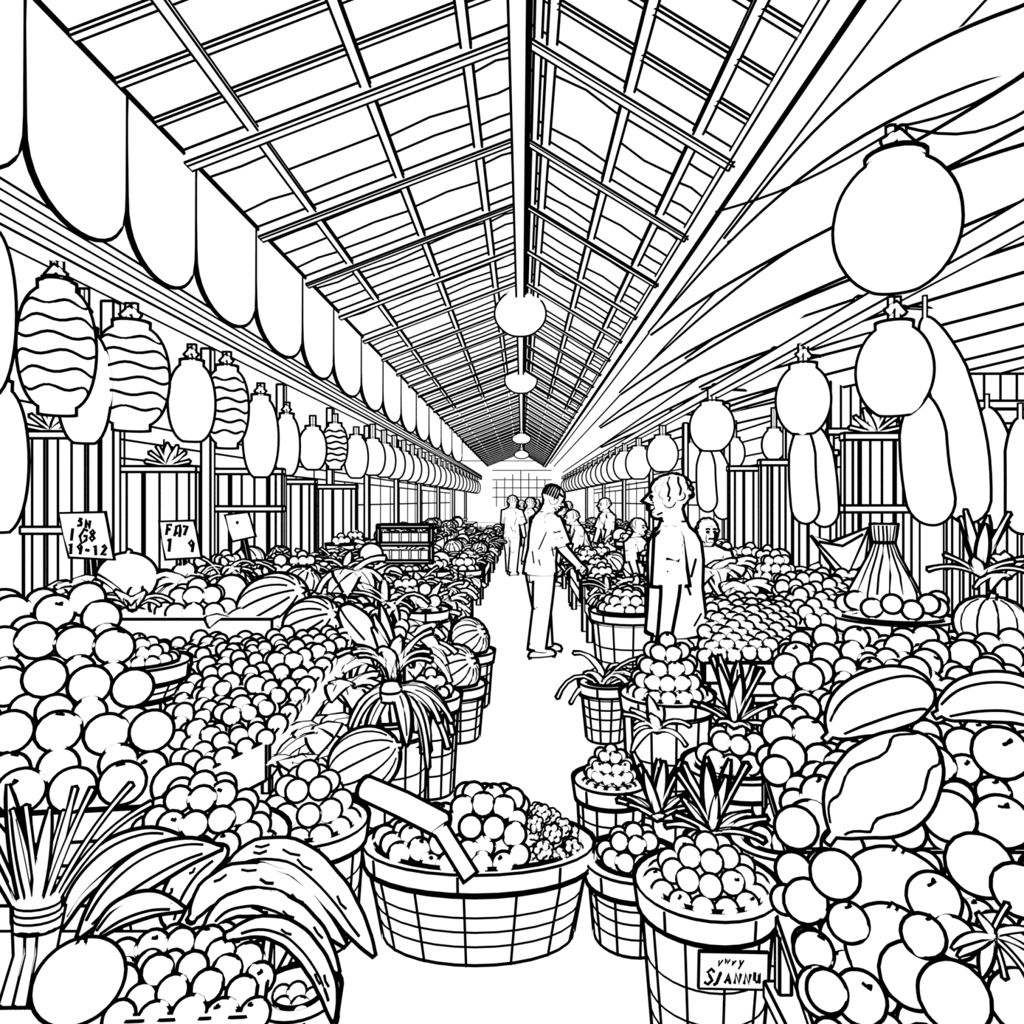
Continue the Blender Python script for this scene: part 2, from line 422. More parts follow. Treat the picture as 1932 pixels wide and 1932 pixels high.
lantern('plain long lantern half hidden between the first two striped lanterns', -2.95, 5.0, CH+1.12, .3, .72, 'long', cord=.3)
lantern('very large plain lantern cut by the left frame edge', -2.88, 3.93, CH+1.46, .32, .9, 'long', cord=.1)
lantern('long plain lantern hanging low at the left frame edge', -2.98, 4.2, CH+.63, .30, .8, 'long', cord=.5)
d = 13.9; i = 0
while d < 46:
    lantern('small plain lantern in the dense row far down the left beam', -2.8, d, CH+1.12, .44, .62, 'long', cord=.3, group='far lanterns on the left beam'); d += 1.15+i*.07; i += 1
RL = [(1687,620,780,128,'large round lantern below the biggest one on the right'),(1515,695,815,94,'round lantern third along the right beam'),
 (1343,764,848,80,'round lantern fourth along the right beam above the gourd pair'),(1250,826,888,56,'round lantern above the head of the man in white'),
 (1205,846,902,46,'round lantern just left of the man in white')]
for (cx,y0,y1,wp,lb) in RL: lant_px(lb, cx, y0, y1, wp, 2.7, 'round', cord=.22)
lantern('biggest round lantern hanging nearest on the right', (1690-985)/F*3.5, 3.5, W(0,310,3.5).z, .535, .575, 'round', cord=.17)
for (cx,y0,y1,wp,lb) in ((1460,812,865,40,'small round lantern between the third and fourth on the right'),(1385,830,880,36,'small round lantern just right of the fourth'),(1305,840,908,34,'small oval lantern left of the hanging gourd pair')):
    lant_px(lb, cx, y0, y1, wp, 3.5, 'round', cord=.3)
d = 19.5; i = 0
while d < 46:
    lantern('small round lantern in the dense row far down the right beam', 2.7, d, CH+1.25, .56, .66, 'round', cord=.25, group='far lanterns on the right beam'); d += 1.5+i*.08; i += 1
for (cy,hh,ww,lb) in ((592,74,96,'round lantern hanging nearest under the roof ridge'),(717,44,60,'round lantern hanging second under the roof ridge'),(828,16,34,'tiny lantern third under the roof ridge'),(858,12,26,'tiny lantern farthest under the roof ridge')):
    d = .86*F/ww; zt = CH+(CY-(cy-hh/2))/F*d
    lantern(lb, -.03, d, zt, .84, hh*d/F, 'round', cord=max(.25, ZR-.3-zt))
def sagrope(a, b, sag):
    return [a.lerp(b,i/8)+Vector((0,0,-sag*math.sin(PI*i/8))) for i in range(9)]
top = W(1700,238,3.5)
for a, b, sg, lb in ((W(1350,400,4.2),top,.05,'slack rope running left from the biggest round lantern'),(top,W(1990,95,3.2),.06,'slack rope running right from the biggest round lantern'),(top,W(1990,175,3.3),.1,'lower slack rope right of the biggest round lantern')):
    m = MB(); m.line(sagrope(a,b,sg), .013); tag(m.build('support_rope', org=a), lb, 'rope')
def gourd(label, pts, d, rp, grow=.12, top=None):
    P = [W(x,y,d) for x,y in pts]; n = len(P)
    Q = []; N = 22
    for i in range(N+1):
        s_ = .5-.5*math.cos(PI*i/N); u = s_*(n-1); k = min(n-2,int(u)); f = u-k
        p0 = P[max(0,k-1)]; p1 = P[k]; p2 = P[k+1]; p3 = P[min(n-1,k+2)]
        Q.append(.5*((2*p1)+(p2-p0)*f+(2*p0-5*p1+4*p2-p3)*f*f+(3*p1-p0-3*p2+p3)*f**3))
    R = rp*d/F; L = sum((a-b).length for a,b in zip(Q,Q[1:]))
    rr_ = []; acc = 0
    for i in range(N+1):
        if i: acc += (Q[i]-Q[i-1]).length
        e1 = min(acc, L*.28)/(L*.28); e2 = min(L-acc, R*1.3)/(R*1.3)
        rr_.append(max(R*.06, R*(math.sqrt(max(0,1-(1-e1)**2))*.35+.65*e1**.5)*math.sqrt(max(0,1-(1-e2)**2))*(1-grow+grow*acc/L)))
    r = empty('hanging_gourd', Q[-1], label, 'gourd')
    m = MB(); m.tube(Q, rr_, 16); m.build('body', r, T(d))
    m = MB(); m.tube([Q[0]+Vector((0,0,-.01)), Q[0]+Vector((0,0,top or .1))], .010, 6); m.build('string', r, T(d,.6))
gourd('long gourd hanging directly below the large round lantern', [(1738,745),(1745,880),(1765,988)], 5.45, 40)
gourd('long curved gourd right of the large round lantern', [(1745,600),(1790,720),(1822,850),(1826,985)], 5.6, 36, top=.16)
gourd('straight hanging gourd right of the long curved one', [(1862,770),(1876,880),(1872,998)], 5.7, 30)
gourd('hanging gourd cut by the right frame edge', [(1925,790),(1928,880),(1930,1005)], 5.1, 26)
gourd('left one of the gourd pair under the third right lantern', [(1514,806),(1514,900),(1522,986)], 7.3, 23)
gourd('right one of the gourd pair under the third right lantern', [(1538,806),(1552,900),(1556,992)], 7.5, 24)
gourd('left small gourd under the fourth right lantern', [(1332,846),(1332,905),(1336,964)], 10.8, 17)
gourd('right small gourd under the fourth right lantern', [(1348,846),(1362,910),(1364,978)], 11, 17)

# =================== TABLES ===================
def table(label, x0, x1, d0, d1, z, riser=False):
    r = empty('stall_table', ((x0+x1)/2,(d0+d1)/2,0), label, 'table')
    m = MB(); m.box(((x0+x1)/2,(d0+d1)/2,z-.02),(x1-x0,d1-d0,.04)); m.build('table_top', r)
    for x in (x0+.06,x1-.06):
        for y in (d0+.06,d1-.06):
            m = MB(); m.box((x,y,(z-.04)/2),(.06,.06,z-.04)); m.build('leg', r)
    m = MB(); m.box(((x0+x1)/2,d0+.03,z-.14),(x1-x0-.18,.03,.2)); m.line([(x0+.1,d0+.01,z-.14),(x1-.1,d0+.01,z-.14)]); m.build('apron', r)
    xs = x1 if x1 < 0 else x0
    m = MB(); m.box((xs+(-.02 if xs<0 else .02),(d0+d1)/2,z-.2),(.03,d1-d0-.2,.32)); m.line([(xs+(.005 if xs<0 else -.005),d0+.1,z-.2),(xs+(.005 if xs<0 else -.005),d1-.1,z-.2)]); m.build('side_board', r)
    if riser:
        xa, xb = (x0, -1.5) if xs < 0 else (1.5, x1)
        m = MB(); m.box(((xa+xb)/2,(d0+d1)/2,z+.1),(xb-xa,d1-d0,.2)); m.build('riser', r)
table('low table under the front pods and fruit heap at left', -2.2,-.62,1.25,2.05,.44)
table('table carrying the big round fruit and slanted tray at left', -3.3,-1.05,2.5,4.25,.40)
table('low table under the large melons in the right foreground', .63,2.4,1.2,1.93,.38)
table('table under the sloping bank of fruit on the right', 1.0,3.0,1.98,3.55,.46)
table('table under the bag of fruit on the right', 1.2,3.4,3.85,5.3,.62)
table('small high stand under the pumpkin bowl at the right edge', 2.06,2.5,3.58,3.82,.835)
for i in range(8):
    d = 4.45+i*2.6
    table('long left stall table, %s along the aisle beyond the ribbed melons' % ORD[i], -2.75,-.62,d,d+2.0,.72,True)
for i in range(7):
    d = 6.6+i*2.6
    table('long right stall table, %s along the aisle beyond the men' % ORD[i], .72,2.9,d,d+2.0,.72,True)

# =================== FRUIT ===================
_fm = {}
def fruit_proto(r, t, kind, n=16):
    key = (round(r,4), round(t,5), kind, n)
    if key in _fm: return _fm[key]
    m = MB()
    if kind == 'berry':
        for i in range(15):
            z = 1-2*(i+.5)/15; a = i*2.4; q = math.sqrt(1-z*z)
            m.ball((q*math.cos(a)*r*.70,q*math.sin(a)*r*.70,z*r*.70), r*.30, n=10, m=6)
        t = t*.6
    else: m.ball((0,0,0), r, r, r*.95, n=n, m=10 if n > 12 else 7)
    o = m.build('proto', t=t); me = o.data; me.name = 'fruit_mesh'; bpy.data.objects.remove(o)
    _fm[key] = me; return me
_sm = {}
def stem_mesh(r, t):
    key = (round(r,3), round(t,5))
    if key in _sm: return _sm[key]
    m = MB()
    m.line([(0,0,r*.85),(r*.06,0,r*1.08),(r*.14,0,r*1.14)], max(r*.12, t))
    m.line([(-r*.2,0,r*.95),(0,0,r*.9),(r*.2,0,r*.95)], t)
    o = m.build('proto'); me = o.data; bpy.data.objects.remove(o); _sm[key] = me; return me
PRUNE = []
def fruit(name, loc, r, d, label, cat='fruit', group=None, kind='round', stem=0, n=16, k=1.0, thr=.94):  # species names are arbitrary; most piles are unidentified round fruit
    loc = Vector(loc)
    if thr and not isfree(loc, r, thr): return None
    reg(loc, r)
    t = T(round(d*4)/4, k)
    o = bpy.data.objects.new(name, fruit_proto(r*.97, t, kind, n)); C.objects.link(o)
    o.location = loc; tag(o, label, cat, group); o['_r'] = r; PRUNE.append(o)
    o.rotation_euler = (random.uniform(0,.95), random.uniform(-.6,.6), random.uniform(-.8,.8))
    if stem:
        s = bpy.data.objects.new('stem', stem_mesh(r, t)); C.objects.link(s); s.parent = o
    return o
def backing_dome(parent, cx, cy, z0, a, b, h):  # mound added as backing behind the gaps between heaped fruit
    m = MB(); prof = [(1.0,-.03)]+[(q, h*(1-q*q)) for q in (.98,.85,.65,.4,.02)]
    m.lathe([(p*1.0, z0+z) for p, z in prof], 20, (cx,cy,0), a, b)
    o = m.build('heap_backing', parent); o['label'] = 'plain backing added under the heap'; return o
def heap(name, label, group, cx, cy, z0, a, b, h, r, d, cat='fruit', kind='round', stem=0.0, back=.5, n=16, k=1.0, parent=None, jit=.10):
    if parent: backing_dome(parent, cx, cy, z0-r*.4, a*.9, b*.9, max(.01,h-r*.8))
    R = (a+b)/2; rho = 0
    def put(x, y, rho, dz, rr_, thr):
        z = z0+h*(1-rho*rho)+r*.35+dz
        return fruit(name, (cx+x, cy+y, z), rr_, d, label, cat, group, kind, 1 if random.random() < stem else 0, n, k, thr=thr)
    while rho <= 1.001:
        per = 2*PI*rho*R; nn = max(1, int(per/(2*r*1.0))) if rho > .01 else 1
        ph = random.random()*6
        for i in range(nn):
            th = ph+2*PI*i/nn; x = a*rho*math.cos(th); y = b*rho*math.sin(th)
            if y > back*b and rho > .5: continue
            put(x+random.uniform(-jit,jit)*r, y+random.uniform(-jit,jit)*r, rho, random.uniform(-jit,jit*1.6)*r, r, .90)
        sl = math.sqrt(R*R+(2*h*rho)**2); rho += 2*r*.92/sl if rho > 0 else 2*r/sl
    for _ in range(int(14*a*b/(r*r))):
        q = math.sqrt(random.random()); th = random.uniform(0,6.28); x = a*q*math.cos(th); y = b*q*math.sin(th)
        if y > back*b: continue
        put(x, y, q, -random.uniform(.1,.9)*r, r*random.choice((1,.92,.85)), .92)
def bank(name, label, group, cor, r, cat='fruit', kind='round', stem=.2, n=16, k=1.0, parent=None, bulge=0.0, sp=1.0, jit=.08, rad=None, zj=.25, fill=8, lin=1.15):
    nl, nr, fl, fr = [W(*c) for c in cor]
    nrm = (nr-nl).cross(fl-nl).normalized()
    if nrm.z < 0: nrm = -nrm
    L = ((fl-nl).length+(fr-nr).length)/2; rows = max(1,round(L/(2*r*.87*sp)))
    def S(u, v):
        p = nl.lerp(nr,u).lerp(fl.lerp(fr,u), v); return p+nrm*bulge*math.sin(PI*u)*math.sin(PI*v)
    if parent:
        m = MB(); dn = nrm*(-r*lin); V = []; N = 6  # backing sheet added behind the gaps in the fruit bank
        for i in range(N+1):
            for j in range(N+1): V.append(S(i/N,j/N)+dn)
        m.add(V, [(i*(N+1)+j,(i+1)*(N+1)+j,(i+1)*(N+1)+j+1,i*(N+1)+j+1) for i in range(N) for j in range(N)])
        m.build('heap_backing', parent)['label'] = 'plain backing added under the fruit'
    for i in range(rows+1):
        v = i/rows; wd = (nr.lerp(fr,v)-nl.lerp(fl,v)).length; nn = max(1,int(wd/(2*r*sp)))
        for j in range(nn+1-(i%2)):
            u = (j+(.5 if i%2 else 0))/nn
            p = S(u,v)+nrm*random.uniform(-.5,1)*zj*r+Vector((random.uniform(-jit,jit)*r,0,0))
            fruit(name, p, random.choice(rad)*r if rad else r, p.y, label, cat, group, kind, 1 if random.random() < stem else 0, n, k, thr=.93)
    area = (nr-nl).length*L
    for _ in range(int(fill*area/(r*r))):
        u, v = random.random(), random.random()
        for rr_, dz in ((1,.0),(1,-.5),(.85,-.35),(.75,-.5)):
            p = S(u,v)+nrm*(dz*r+random.uniform(-.2,.1)*r)
            if fruit(name, p, rr_*r, p.y, label, cat, group, kind, 1 if random.random() < stem*.5 else 0, n, k, thr=.94): break

# =================== BASKETS ===================
def basket(label, cx, cy, z0, rt, rb, h, d, sy=1.0, slats=12, bands=(.25,.45,.62), nm='slatted_basket', grp=None, rimh=.06):
    r = empty(nm, (cx,cy,z0), label, 'basket', grp); t = T(d); n = 32 if d < 5 else 20
    m = MB(); th = .012
    m.lathe([(rb,z0),(rt,z0+h),(rt-th,z0+h),(rb-th,z0+h*.35),(.01,z0+h*.35)], n, (cx,cy,0), 1, sy)
    for b in bands: q = rb+(rt-rb)*b; m.ring((cx,cy,z0+h*b), q+.002, (q+.002)*sy, T(d,.65), n)
    m.ring((cx,cy,z0+t*.4), rb+.003, (rb+.003)*sy, t, n)
    for i in range(slats):
        a = 2*PI*(i+.3)/slats; c_, s_ = math.cos(a), math.sin(a)
        m.line([(cx+(rb+.002)*c_,cy+(rb+.002)*s_*sy,z0),(cx+(rt+.002)*c_,cy+(rt+.002)*s_*sy,z0+h-rimh)], T(d,.75))
    m.build('basket_body', r, t)
    m = MB(); ro = rt+.014; m.lathe([(ro-.006,z0+h-rimh),(ro+.004,z0+h+.01),(rt-th-.004,z0+h+.01),(rt-th-.004,z0+h-rimh)], n, (cx,cy,0), 1, sy)
    m.ring((cx,cy,z0+h-rimh), ro, ro*sy, T(d,.9), n); m.ring((cx,cy,z0+h+.008), ro+.004, (ro+.004)*sy, T(d,.9), n)
    for i in range(slats//2):
        a = 2*PI*(i+.1)/(slats//2); c_, s_ = math.cos(a), math.sin(a)
        m.line([(cx+ro*c_,cy+ro*s_*sy,z0+h-rimh),(cx+(ro+.004)*c_,cy+(ro+.004)*s_*sy,z0+h)], T(d,.8))
    m.build('rim', r, t)
    return r
def filled(label, cx, cy, z0, rt, rb, h, d, fr, hh, flab, grp, kind='round', nm='round_fruit', stem=.15, slats=11, cat='fruit', k=.9, n=16, back=.5, bands=(.25,.45,.62)):
    b = basket(label, cx, cy, z0, rt, rb, h, d, slats=slats, bands=bands)
    ri = rt-.018-fr*.7
    heap(nm, flab, grp, cx, cy, z0+h-.02+fr*.3, ri, ri, hh, fr, d, cat, kind, stem, back, n, k, parent=b)
    return b

# =================== BIG VEGETABLES (first, so fruit settles around them) ===================
def melon(label, px, py, d, rp, ratio=.9, tilt=0, rings=0, name='melon', settle=True, fwd=0, lk=.8):
    R = rp*d/F; c = W(px,py,d)
    for _ in range(40):
        if not settle or isfree(c, R, .97): break
        d -= .02; R = rp*d/F; c = W(px,py,d)
    reg(c, R*.98); r = empty(name, c, label, 'melon')
    M = Matrix.Rotation(fwd,3,'Z') @ Matrix.Rotation(tilt,3,'Y'); m = MB(); m.ball(c, R, R, R*ratio, n=40, m=18, R=M)
    if ratio > 1.05: reg(c+M@Vector((0,0,R*(ratio-.8))), R*.8); reg(c-M@Vector((0,0,R*(ratio-.8))), R*.8)
    for i in range(rings):
        a = 2*PI*(i+.5)/rings; q0, q1 = (1, 14) if i % 2 else (2, 13)
        m.line([c+M@Vector((R*1.01*math.sin(PI*q/14)*math.cos(a),R*1.01*math.sin(PI*q/14)*math.sin(a),-R*ratio*1.01*math.cos(PI*q/14))) for q in range(q0,q1)], T(d,lk))
    m.build('body', r, T(d))
    m = MB(); m.tube([c+M@Vector((0,0,R*ratio*.97)), c+M@Vector((R*.08,-R*.02,R*ratio*1.12))], R*.05, 6); m.build('stem', r, T(d,.7))
    return r
def pumpkin(cx, cy, cz, R, d, label, group=None, lobes=10, tilt=(0,0)):
    r = empty('pumpkin', (cx,cy,cz), label, 'pumpkin', group); reg((cx,cy,cz), R*.9)
    M = Matrix.Rotation(tilt[0],3,'X') @ Matrix.Rotation(tilt[1],3,'Y'); H = R*.75; m = MB()
    rib = lambda th: 1-.10*(1-abs(math.sin(th*lobes/2)))
    N = 10; prof = [(R*max(.08,math.sin(PI*i/N))**.8, H*.1-H*math.cos(PI*i/N)*(1 if abs(i-N/2)<N/2-.5 else .86)) for i in range(N+1)]
    m.lathe(prof, lobes*4, (cx,cy,cz), R=M, rib=rib)
    for j in range(lobes):
        th = 2*PI*j/lobes
        m.line([Vector((cx,cy,cz))+M@Vector((p*.905*math.cos(th),p*.905*math.sin(th),z)) for p,z in prof[1:-1]], T(d,.8))
    m.build('body', r, T(d))
    m = MB(); m.tube([Vector((cx,cy,cz))+M@Vector((0,0,H*.8)), Vector((cx,cy,cz))+M@Vector((R*.1,0,H*1.25))], [R*.1,R*.06], 7); m.build('stem', r, T(d,.8))
    return r
def pk(px,py,d,rp,label,**k):
    c = W(px,py,d); return pumpkin(c.x,c.y,c.z,rp*d/F,d,label,**k)
melon('large smooth melon at the bottom left corner', 150,1850,1.55,74)
melon('biggest round melon in the right foreground', 1690,1695,1.78,94,.9)
melon('large melon leaning below the biggest one in right foreground', 1680,1790,1.62,76,.95)
melon('round melon atop left stall behind the leftmost card', 240,1090,4.6,50)
melon('striped melon lying under the tied leaf bunch', 688,1435,3.02,58,1.15,rings=12,tilt=1.1,lk=.65)
melon('long ribbed melon lying left of another on left stall', 515,1140,4.75,54,1.4,rings=13,tilt=1.15,name='ribbed_melon',fwd=-.5,lk=.75)
melon('long ribbed melon lying right of another on left stall', 590,1178,4.45,48,1.25,rings=13,tilt=1.15,name='ribbed_melon',fwd=-.6,lk=.75)
for (px,py,d,rp,lb) in ((885,1205,5.9,38,'upper'),(862,1262,5.1,44,'lower')):
    c = W(px,py,d); R = rp*d/F
    pk(px,py,d,rp,'ribbed pumpkin at the left aisle edge, %s one of the two' % lb,tilt=(.6,.9),lobes=12)
    basket('slatted basket on the floor under the %s aisle-edge pumpkin' % lb, c.x, c.y, 0, R*1.1, R*.9, c.z-R*.7, d, slats=8)
pc = W(1868,1175,3.7); pk(1868,1178,3.7,60,'ribbed pumpkin in the bowl at the right edge',lobes=10)
basket('shallow bowl basket holding a pumpkin at right edge', pc.x,3.7,.835,.2,.15,.09,3.5,slats=10,bands=(.4,))
def squash(name, label, cat, pts, rads, lines=1, stem=True, dash=0, wave=0, ell=1.0, bump=0, group=None):
    P = [W(*p) for p in pts]; n = len(P); Q = []; Rr = []; N = 28
    cr = lambda a,b,c,e,f: .5*((2*b)+(c-a)*f+(2*a-5*b+4*c-e)*f*f+(3*b-a-3*c+e)*f**3)
    for i in range(N+1):
        u = i/N*(n-1); kk = min(n-2,int(u)); f = u-kk
        Q.append(cr(P[max(0,kk-1)],P[kk],P[kk+1],P[min(n-1,kk+2)],f)); q0,q1,q2,q3 = [rads[max(0,min(n-1,kk+j))] for j in (-1,0,1,2)]
        Rr.append(max(3, cr(q0,q1,q2,q3,f)*(1+bump*math.sin(i*1.5)))*Q[-1].y/F)
    for j, kx in enumerate((.35,.72,.92)):
        Rr[j] *= kx; Rr[N-j] *= kx
    r = empty(name, Q[N//2], label, cat, group); d = Q[N//2].y; m = MB(); m.tube(Q, Rr, 18, ell)
    for q, rq in list(zip(Q,Rr))[::2]: reg(q, rq*.9)
    cam = Vector((0,0,CH))
    def surf(i, a):
        q = Q[i]; t = (Q[min(N,i+1)]-Q[max(0,i-1)]).normalized(); v = (cam-q).normalized(); v = (v-t*v.dot(t)).normalized(); s_ = t.cross(v)
        return q+(v*math.cos(a)*(ell if ell < 1 else 1)+s_*math.sin(a))*Rr[i]*1.02
    for j in range(lines):
        a = (-.6+1.2*j/(lines-1)) if lines > 1 else .35
        m.line([surf(i, a+wave*math.sin(i*.9+j)) for i in range(3,N-3)], T(d,.8))
    rq = random.Random(len(label))
    for j in range(dash):
        i = rq.randint(4,N-6); a = rq.uniform(-.7,.7); m.line([surf(i,a),surf(i+1,a+.14),surf(i+2,a)], T(d,.8))
    m.build('body', r, T(d))
    if stem:
        m = MB(); v = (Q[0]-Q[1]).normalized(); m.tube([Q[0]-v*.01, Q[0]+v*Rr[4]*.45], max(.007,Rr[0]*.7), 7); m.build('stem', r, T(d,.8))
squash('long_pod','pointed thick pod, topmost and outermost on the front left heap','pod',[(435,1632,1.99),(490,1612,1.98),(560,1622,1.94),(625,1680,1.9),(670,1745,1.87),(704,1800,1.85)],[10,24,28,26,18,3],lines=1,dash=5,bump=.03)
squash('long_pod','second bumpy pod from the top of the front left heap','pod',[(365,1728,1.93),(398,1682,1.92),(455,1658,1.91),(520,1672,1.89),(580,1710,1.87),(650,1782,1.84)],[8,21,25,24,20,4],lines=0,dash=6,bump=.04)
squash('long_pod','third bumpy pod from the top of the front left heap','pod',[(392,1748,1.84),(430,1712,1.84),(488,1702,1.83),(548,1725,1.81),(598,1770,1.79),(636,1832,1.77)],[8,17,21,21,16,4],lines=1,dash=5,bump=.04)
squash('long_pod','innermost curved pod drooping off the front left heap','pod',[(435,1765,1.74),(490,1748,1.73),(545,1762,1.72),(590,1808,1.70),(618,1865,1.68),(628,1922,1.67)],[8,14,18,18,14,3],lines=1,dash=3,bump=.03)
squash('long_pod','curved pod rising behind the husk leaves on the front left','pod',[(320,1745,2.0),(335,1690,2.02),(370,1640,2.04),(425,1602,2.06)],[12,24,25,12],lines=1,dash=3)
HK = [([(150,1765,1.76),(205,1695,1.78),(275,1640,1.80),(350,1608,1.84),(415,1600,1.88)],[3,24,33,22,2],'broadest pointed husk leaf reaching toward the pods'),
 ([(110,1755,1.82),(145,1680,1.84),(205,1620,1.86),(275,1585,1.90),(340,1580,1.94)],[3,20,28,19,2],'pointed husk leaf behind the broadest one beside the leeks'),
 ([(175,1770,1.70),(225,1725,1.70),(285,1705,1.71),(345,1715,1.72)],[3,20,20,2],'small pointed husk leaf in front of the broadest one')]
for p, rd, lb in HK: squash('husk_leaf', lb, 'leaf', p, rd, lines=2, stem=False, ell=.3)
squash('bulky_squash','plump ridged oval squash atop the right fruit bank','squash',[(1568,1385,2.42),(1610,1345,2.40),(1665,1320,2.38),(1715,1310,2.40),(1752,1320,2.42)],[14,46,54,46,12],lines=2)
squash('papaya','large tapered papaya with wavy stripes on right bank','papaya',[(1572,1575,1.95),(1612,1525,1.93),(1670,1480,1.90),(1720,1430,1.93),(1745,1400,1.97)],[8,60,80,56,10],lines=2,wave=.13)
squash('bulky_squash','plump squash lying at the right edge of the upper bank','squash',[(1775,1345,2.6),(1830,1320,2.55),(1900,1315,2.5),(1960,1335,2.45)],[14,38,44,36],lines=2)
squash('bulky_squash','short squash lying beside the long ribbed melons','squash',[(650,1150,4.3),(675,1180,4.2),(705,1220,4.1)],[12,24,14],lines=1)
for (px,py,rp,d,st,lb) in ((1762,1695,45,1.60,1,'round fruit resting against the biggest right melon'),(1848,1632,56,1.76,0,'very round large fruit right of the biggest melon'),
  (1722,1840,56,1.50,0,'large round fruit at lower middle of right foreground'),(1800,1880,60,1.42,0,'largest round fruit at the bottom right'),
  (1623,1882,44,1.46,1,'round stemmed fruit at bottom of the right foreground'),(1742,1765,36,1.50,1,'small round stemmed fruit under the biggest melon'),
  (1905,1800,46,1.52,0,'round fruit holding the leafy sprig at the right frame edge'),(1535,1795,34,1.66,1,'small round fruit at left corner of right foreground'),
  (1928,1890,54,1.45,0,'large round fruit cut by the bottom right corner'),(1888,1420,46,2.2,1,'round fruit with stem on right middle bank'),
  (1575,1650,42,1.85,0,'round fruit left of the biggest right melon'),(1520,1700,38,1.8,0,'round fruit at the left edge of the right foreground'),(1790,1540,44,2.0,0,'round fruit right of the papaya'),(1890,1550,46,2.0,1,'round fruit upper right of the very round one'),(1590,1600,36,2.0,0,'round fruit just under the papaya tip'),(1925,1680,46,1.7,1,'round fruit at the right edge beside the very round one'),
  (1560,1870,34,1.5,0,'small round fruit at the lower left corner of right foreground'),(1600,1740,34,1.68,1,'small round fruit left of the leaning melon'),(1800,1770,36,1.56,0,'round fruit between the leaning melon and right edge')):
    for _ in range(40):
        o = fruit('large_round_fruit', W(px,py,d), rp*d/F, d, lb, stem=st, n=26, thr=.97)
        if o: break
        d -= .02

# centre oval basket
bk = basket('wide oval slatted basket standing alone in the aisle front', -.164, 2.8, 0, .415, .352, .335, 2.6, sy=.58, slats=14, bands=(.22,.38,.54,.76))
backing_dome(bk, -.164, 2.8, .27, .35, .18, .11)
def oval_fill(x0,x1,hf,r,lab,grp,kind='round',nm='small_fruit'):
    cx, cy, a, b = -.164, 2.8, .372, .196
    def put(x, y, dz, r_, thr):
        q = ((x-cx)/a)**2+(y/b)**2
        if q < 1.0:
            fruit(nm, (x, cy+y, .33+hf*(1-q)+dz+r*.3), r_, 2.7, lab, group=grp, kind=kind, stem=1 if (kind!='berry' and random.random()<.25) else 0, k=.95, thr=thr)
    y = -b+r*.2; row = 0
    while y < b*.8:
        x = x0+(r if row%2 else 0)
        while x < x1: put(x+random.uniform(-.004,.004), y, random.uniform(-.006,.010), r, .90); x += 2*r
        y += 2*r*.86; row += 1
    for i in range(1500): put(random.uniform(x0,x1), random.uniform(-b,b*.5), -random.uniform(.0,.9 if i < 700 else 3.0)*r, r*random.choice((1,.9,.85)), .92)
oval_fill(-.56,-.25,.11,.038,'round small fruit in left part of the oval aisle basket','left fruit in the oval basket')
oval_fill(-.22,-.01,.18,.038,'round small fruit heaped mid oval aisle basket','middle fruit in the oval basket')
oval_fill(.04,.24,.18,.036,'bumpy berry in right part of the oval aisle basket','berries in the oval basket','berry','berry')
m = MB(); P = [W(690,1487,2.70), W(760,1518,2.62), W(832,1555,2.52)]; m.tube(P, [.036,.038,.036], 14)
tag(m.build('thick_stick', t=T(2.6), org=P[1]), 'thick white stick leaning out of the oval basket to the left', 'stick')
m = MB(); P = [W(832,1565,2.50), W(860,1610,2.47), W(886,1652,2.44)]; m.tube(P, .022, 10)
tag(m.build('divider_stick', t=T(2.5), org=P[1]), 'short white stick lying down the front of the oval basket', 'stick')

# right-hand baskets
b1 = filled('tall slatted basket with the lettered card in the right foreground', .546,2.2,0,.19,.15,.49,2.05,.031,.12,'small round fruit heaped in the basket with the lettered card','fruit in the card basket',nm='basket_fruit',bands=(.25,.38,.58),k=.8)
r = empty('lettered_card', (.565,1.985,.36), 'small lettered card fixed on the front right basket', 'card')
m = MB(); m.box((.565,1.985,.375),(.185,.008,.098), M=Matrix.Rotation(.02,3,'Y'), e=.006); m.build('card', r)
letters('vwvy', r, (.560,1.978,.404), .024, .0045, slant=.4, rough=.12); letters('Sjannu', r, (.565,1.978,.360), .033, .0080, slant=.2, rough=.10)
filled('slatted basket just behind the card basket beside the aisle', .416,2.78,0,.165,.14,.28,2.7,.030,.11,'small round fruit in the basket behind the card basket','fruit in second aisle basket',nm='basket_fruit',k=.85)
filled('slatted basket of small berries on the right aisle edge', .395,3.3,0,.145,.125,.38,3.2,.022,.15,'small round berry heaped in the berry basket at aisle edge','berries in the aisle basket', nm='berry',k=.85)
filled('tall round basket heaped with fruit before the man in white', .69,3.54,0,.20,.17,.70,3.4,.034,.26,'round fruit heaped in the tall basket before the man in white','fruit in the tall basket',nm='small_fruit',k=.85)
basket('small slatted basket planted with leafy greens right of aisle', .57,5.07,0,.16,.12,.38,4.95, slats=12)
filled('slatted basket between the card basket and the fruit bank', .86,2.52,0,.13,.11,.47,2.4,.036,.09,'round fruit in the basket against the right fruit bank','fruit in bank-side basket',nm='right_round_fruit')
filled('wide basket of fruit right of the spiky leaf tufts', .86,2.98,0,.19,.16,.56,2.85,.036,.14,'round fruit in the wide basket beside the spiky tufts','fruit in the wide basket',nm='right_round_fruit',k=.85)
filled('big floor basket of small fruit beside the standing man', .88,6.2,0,.29,.22,.70,6.0,.042,.16,'small fruit in the floor basket beside the standing man','fruit in floor basket', n=12,nm='small_fruit',k=.8)
filled('round floor basket of fruit behind the man in white', 1.42,5.62,0,.27,.22,.86,5.4,.042,.2,'small fruit in the basket just before the boy','fruit before the boy', n=12,nm='right_small_fruit',k=.8)
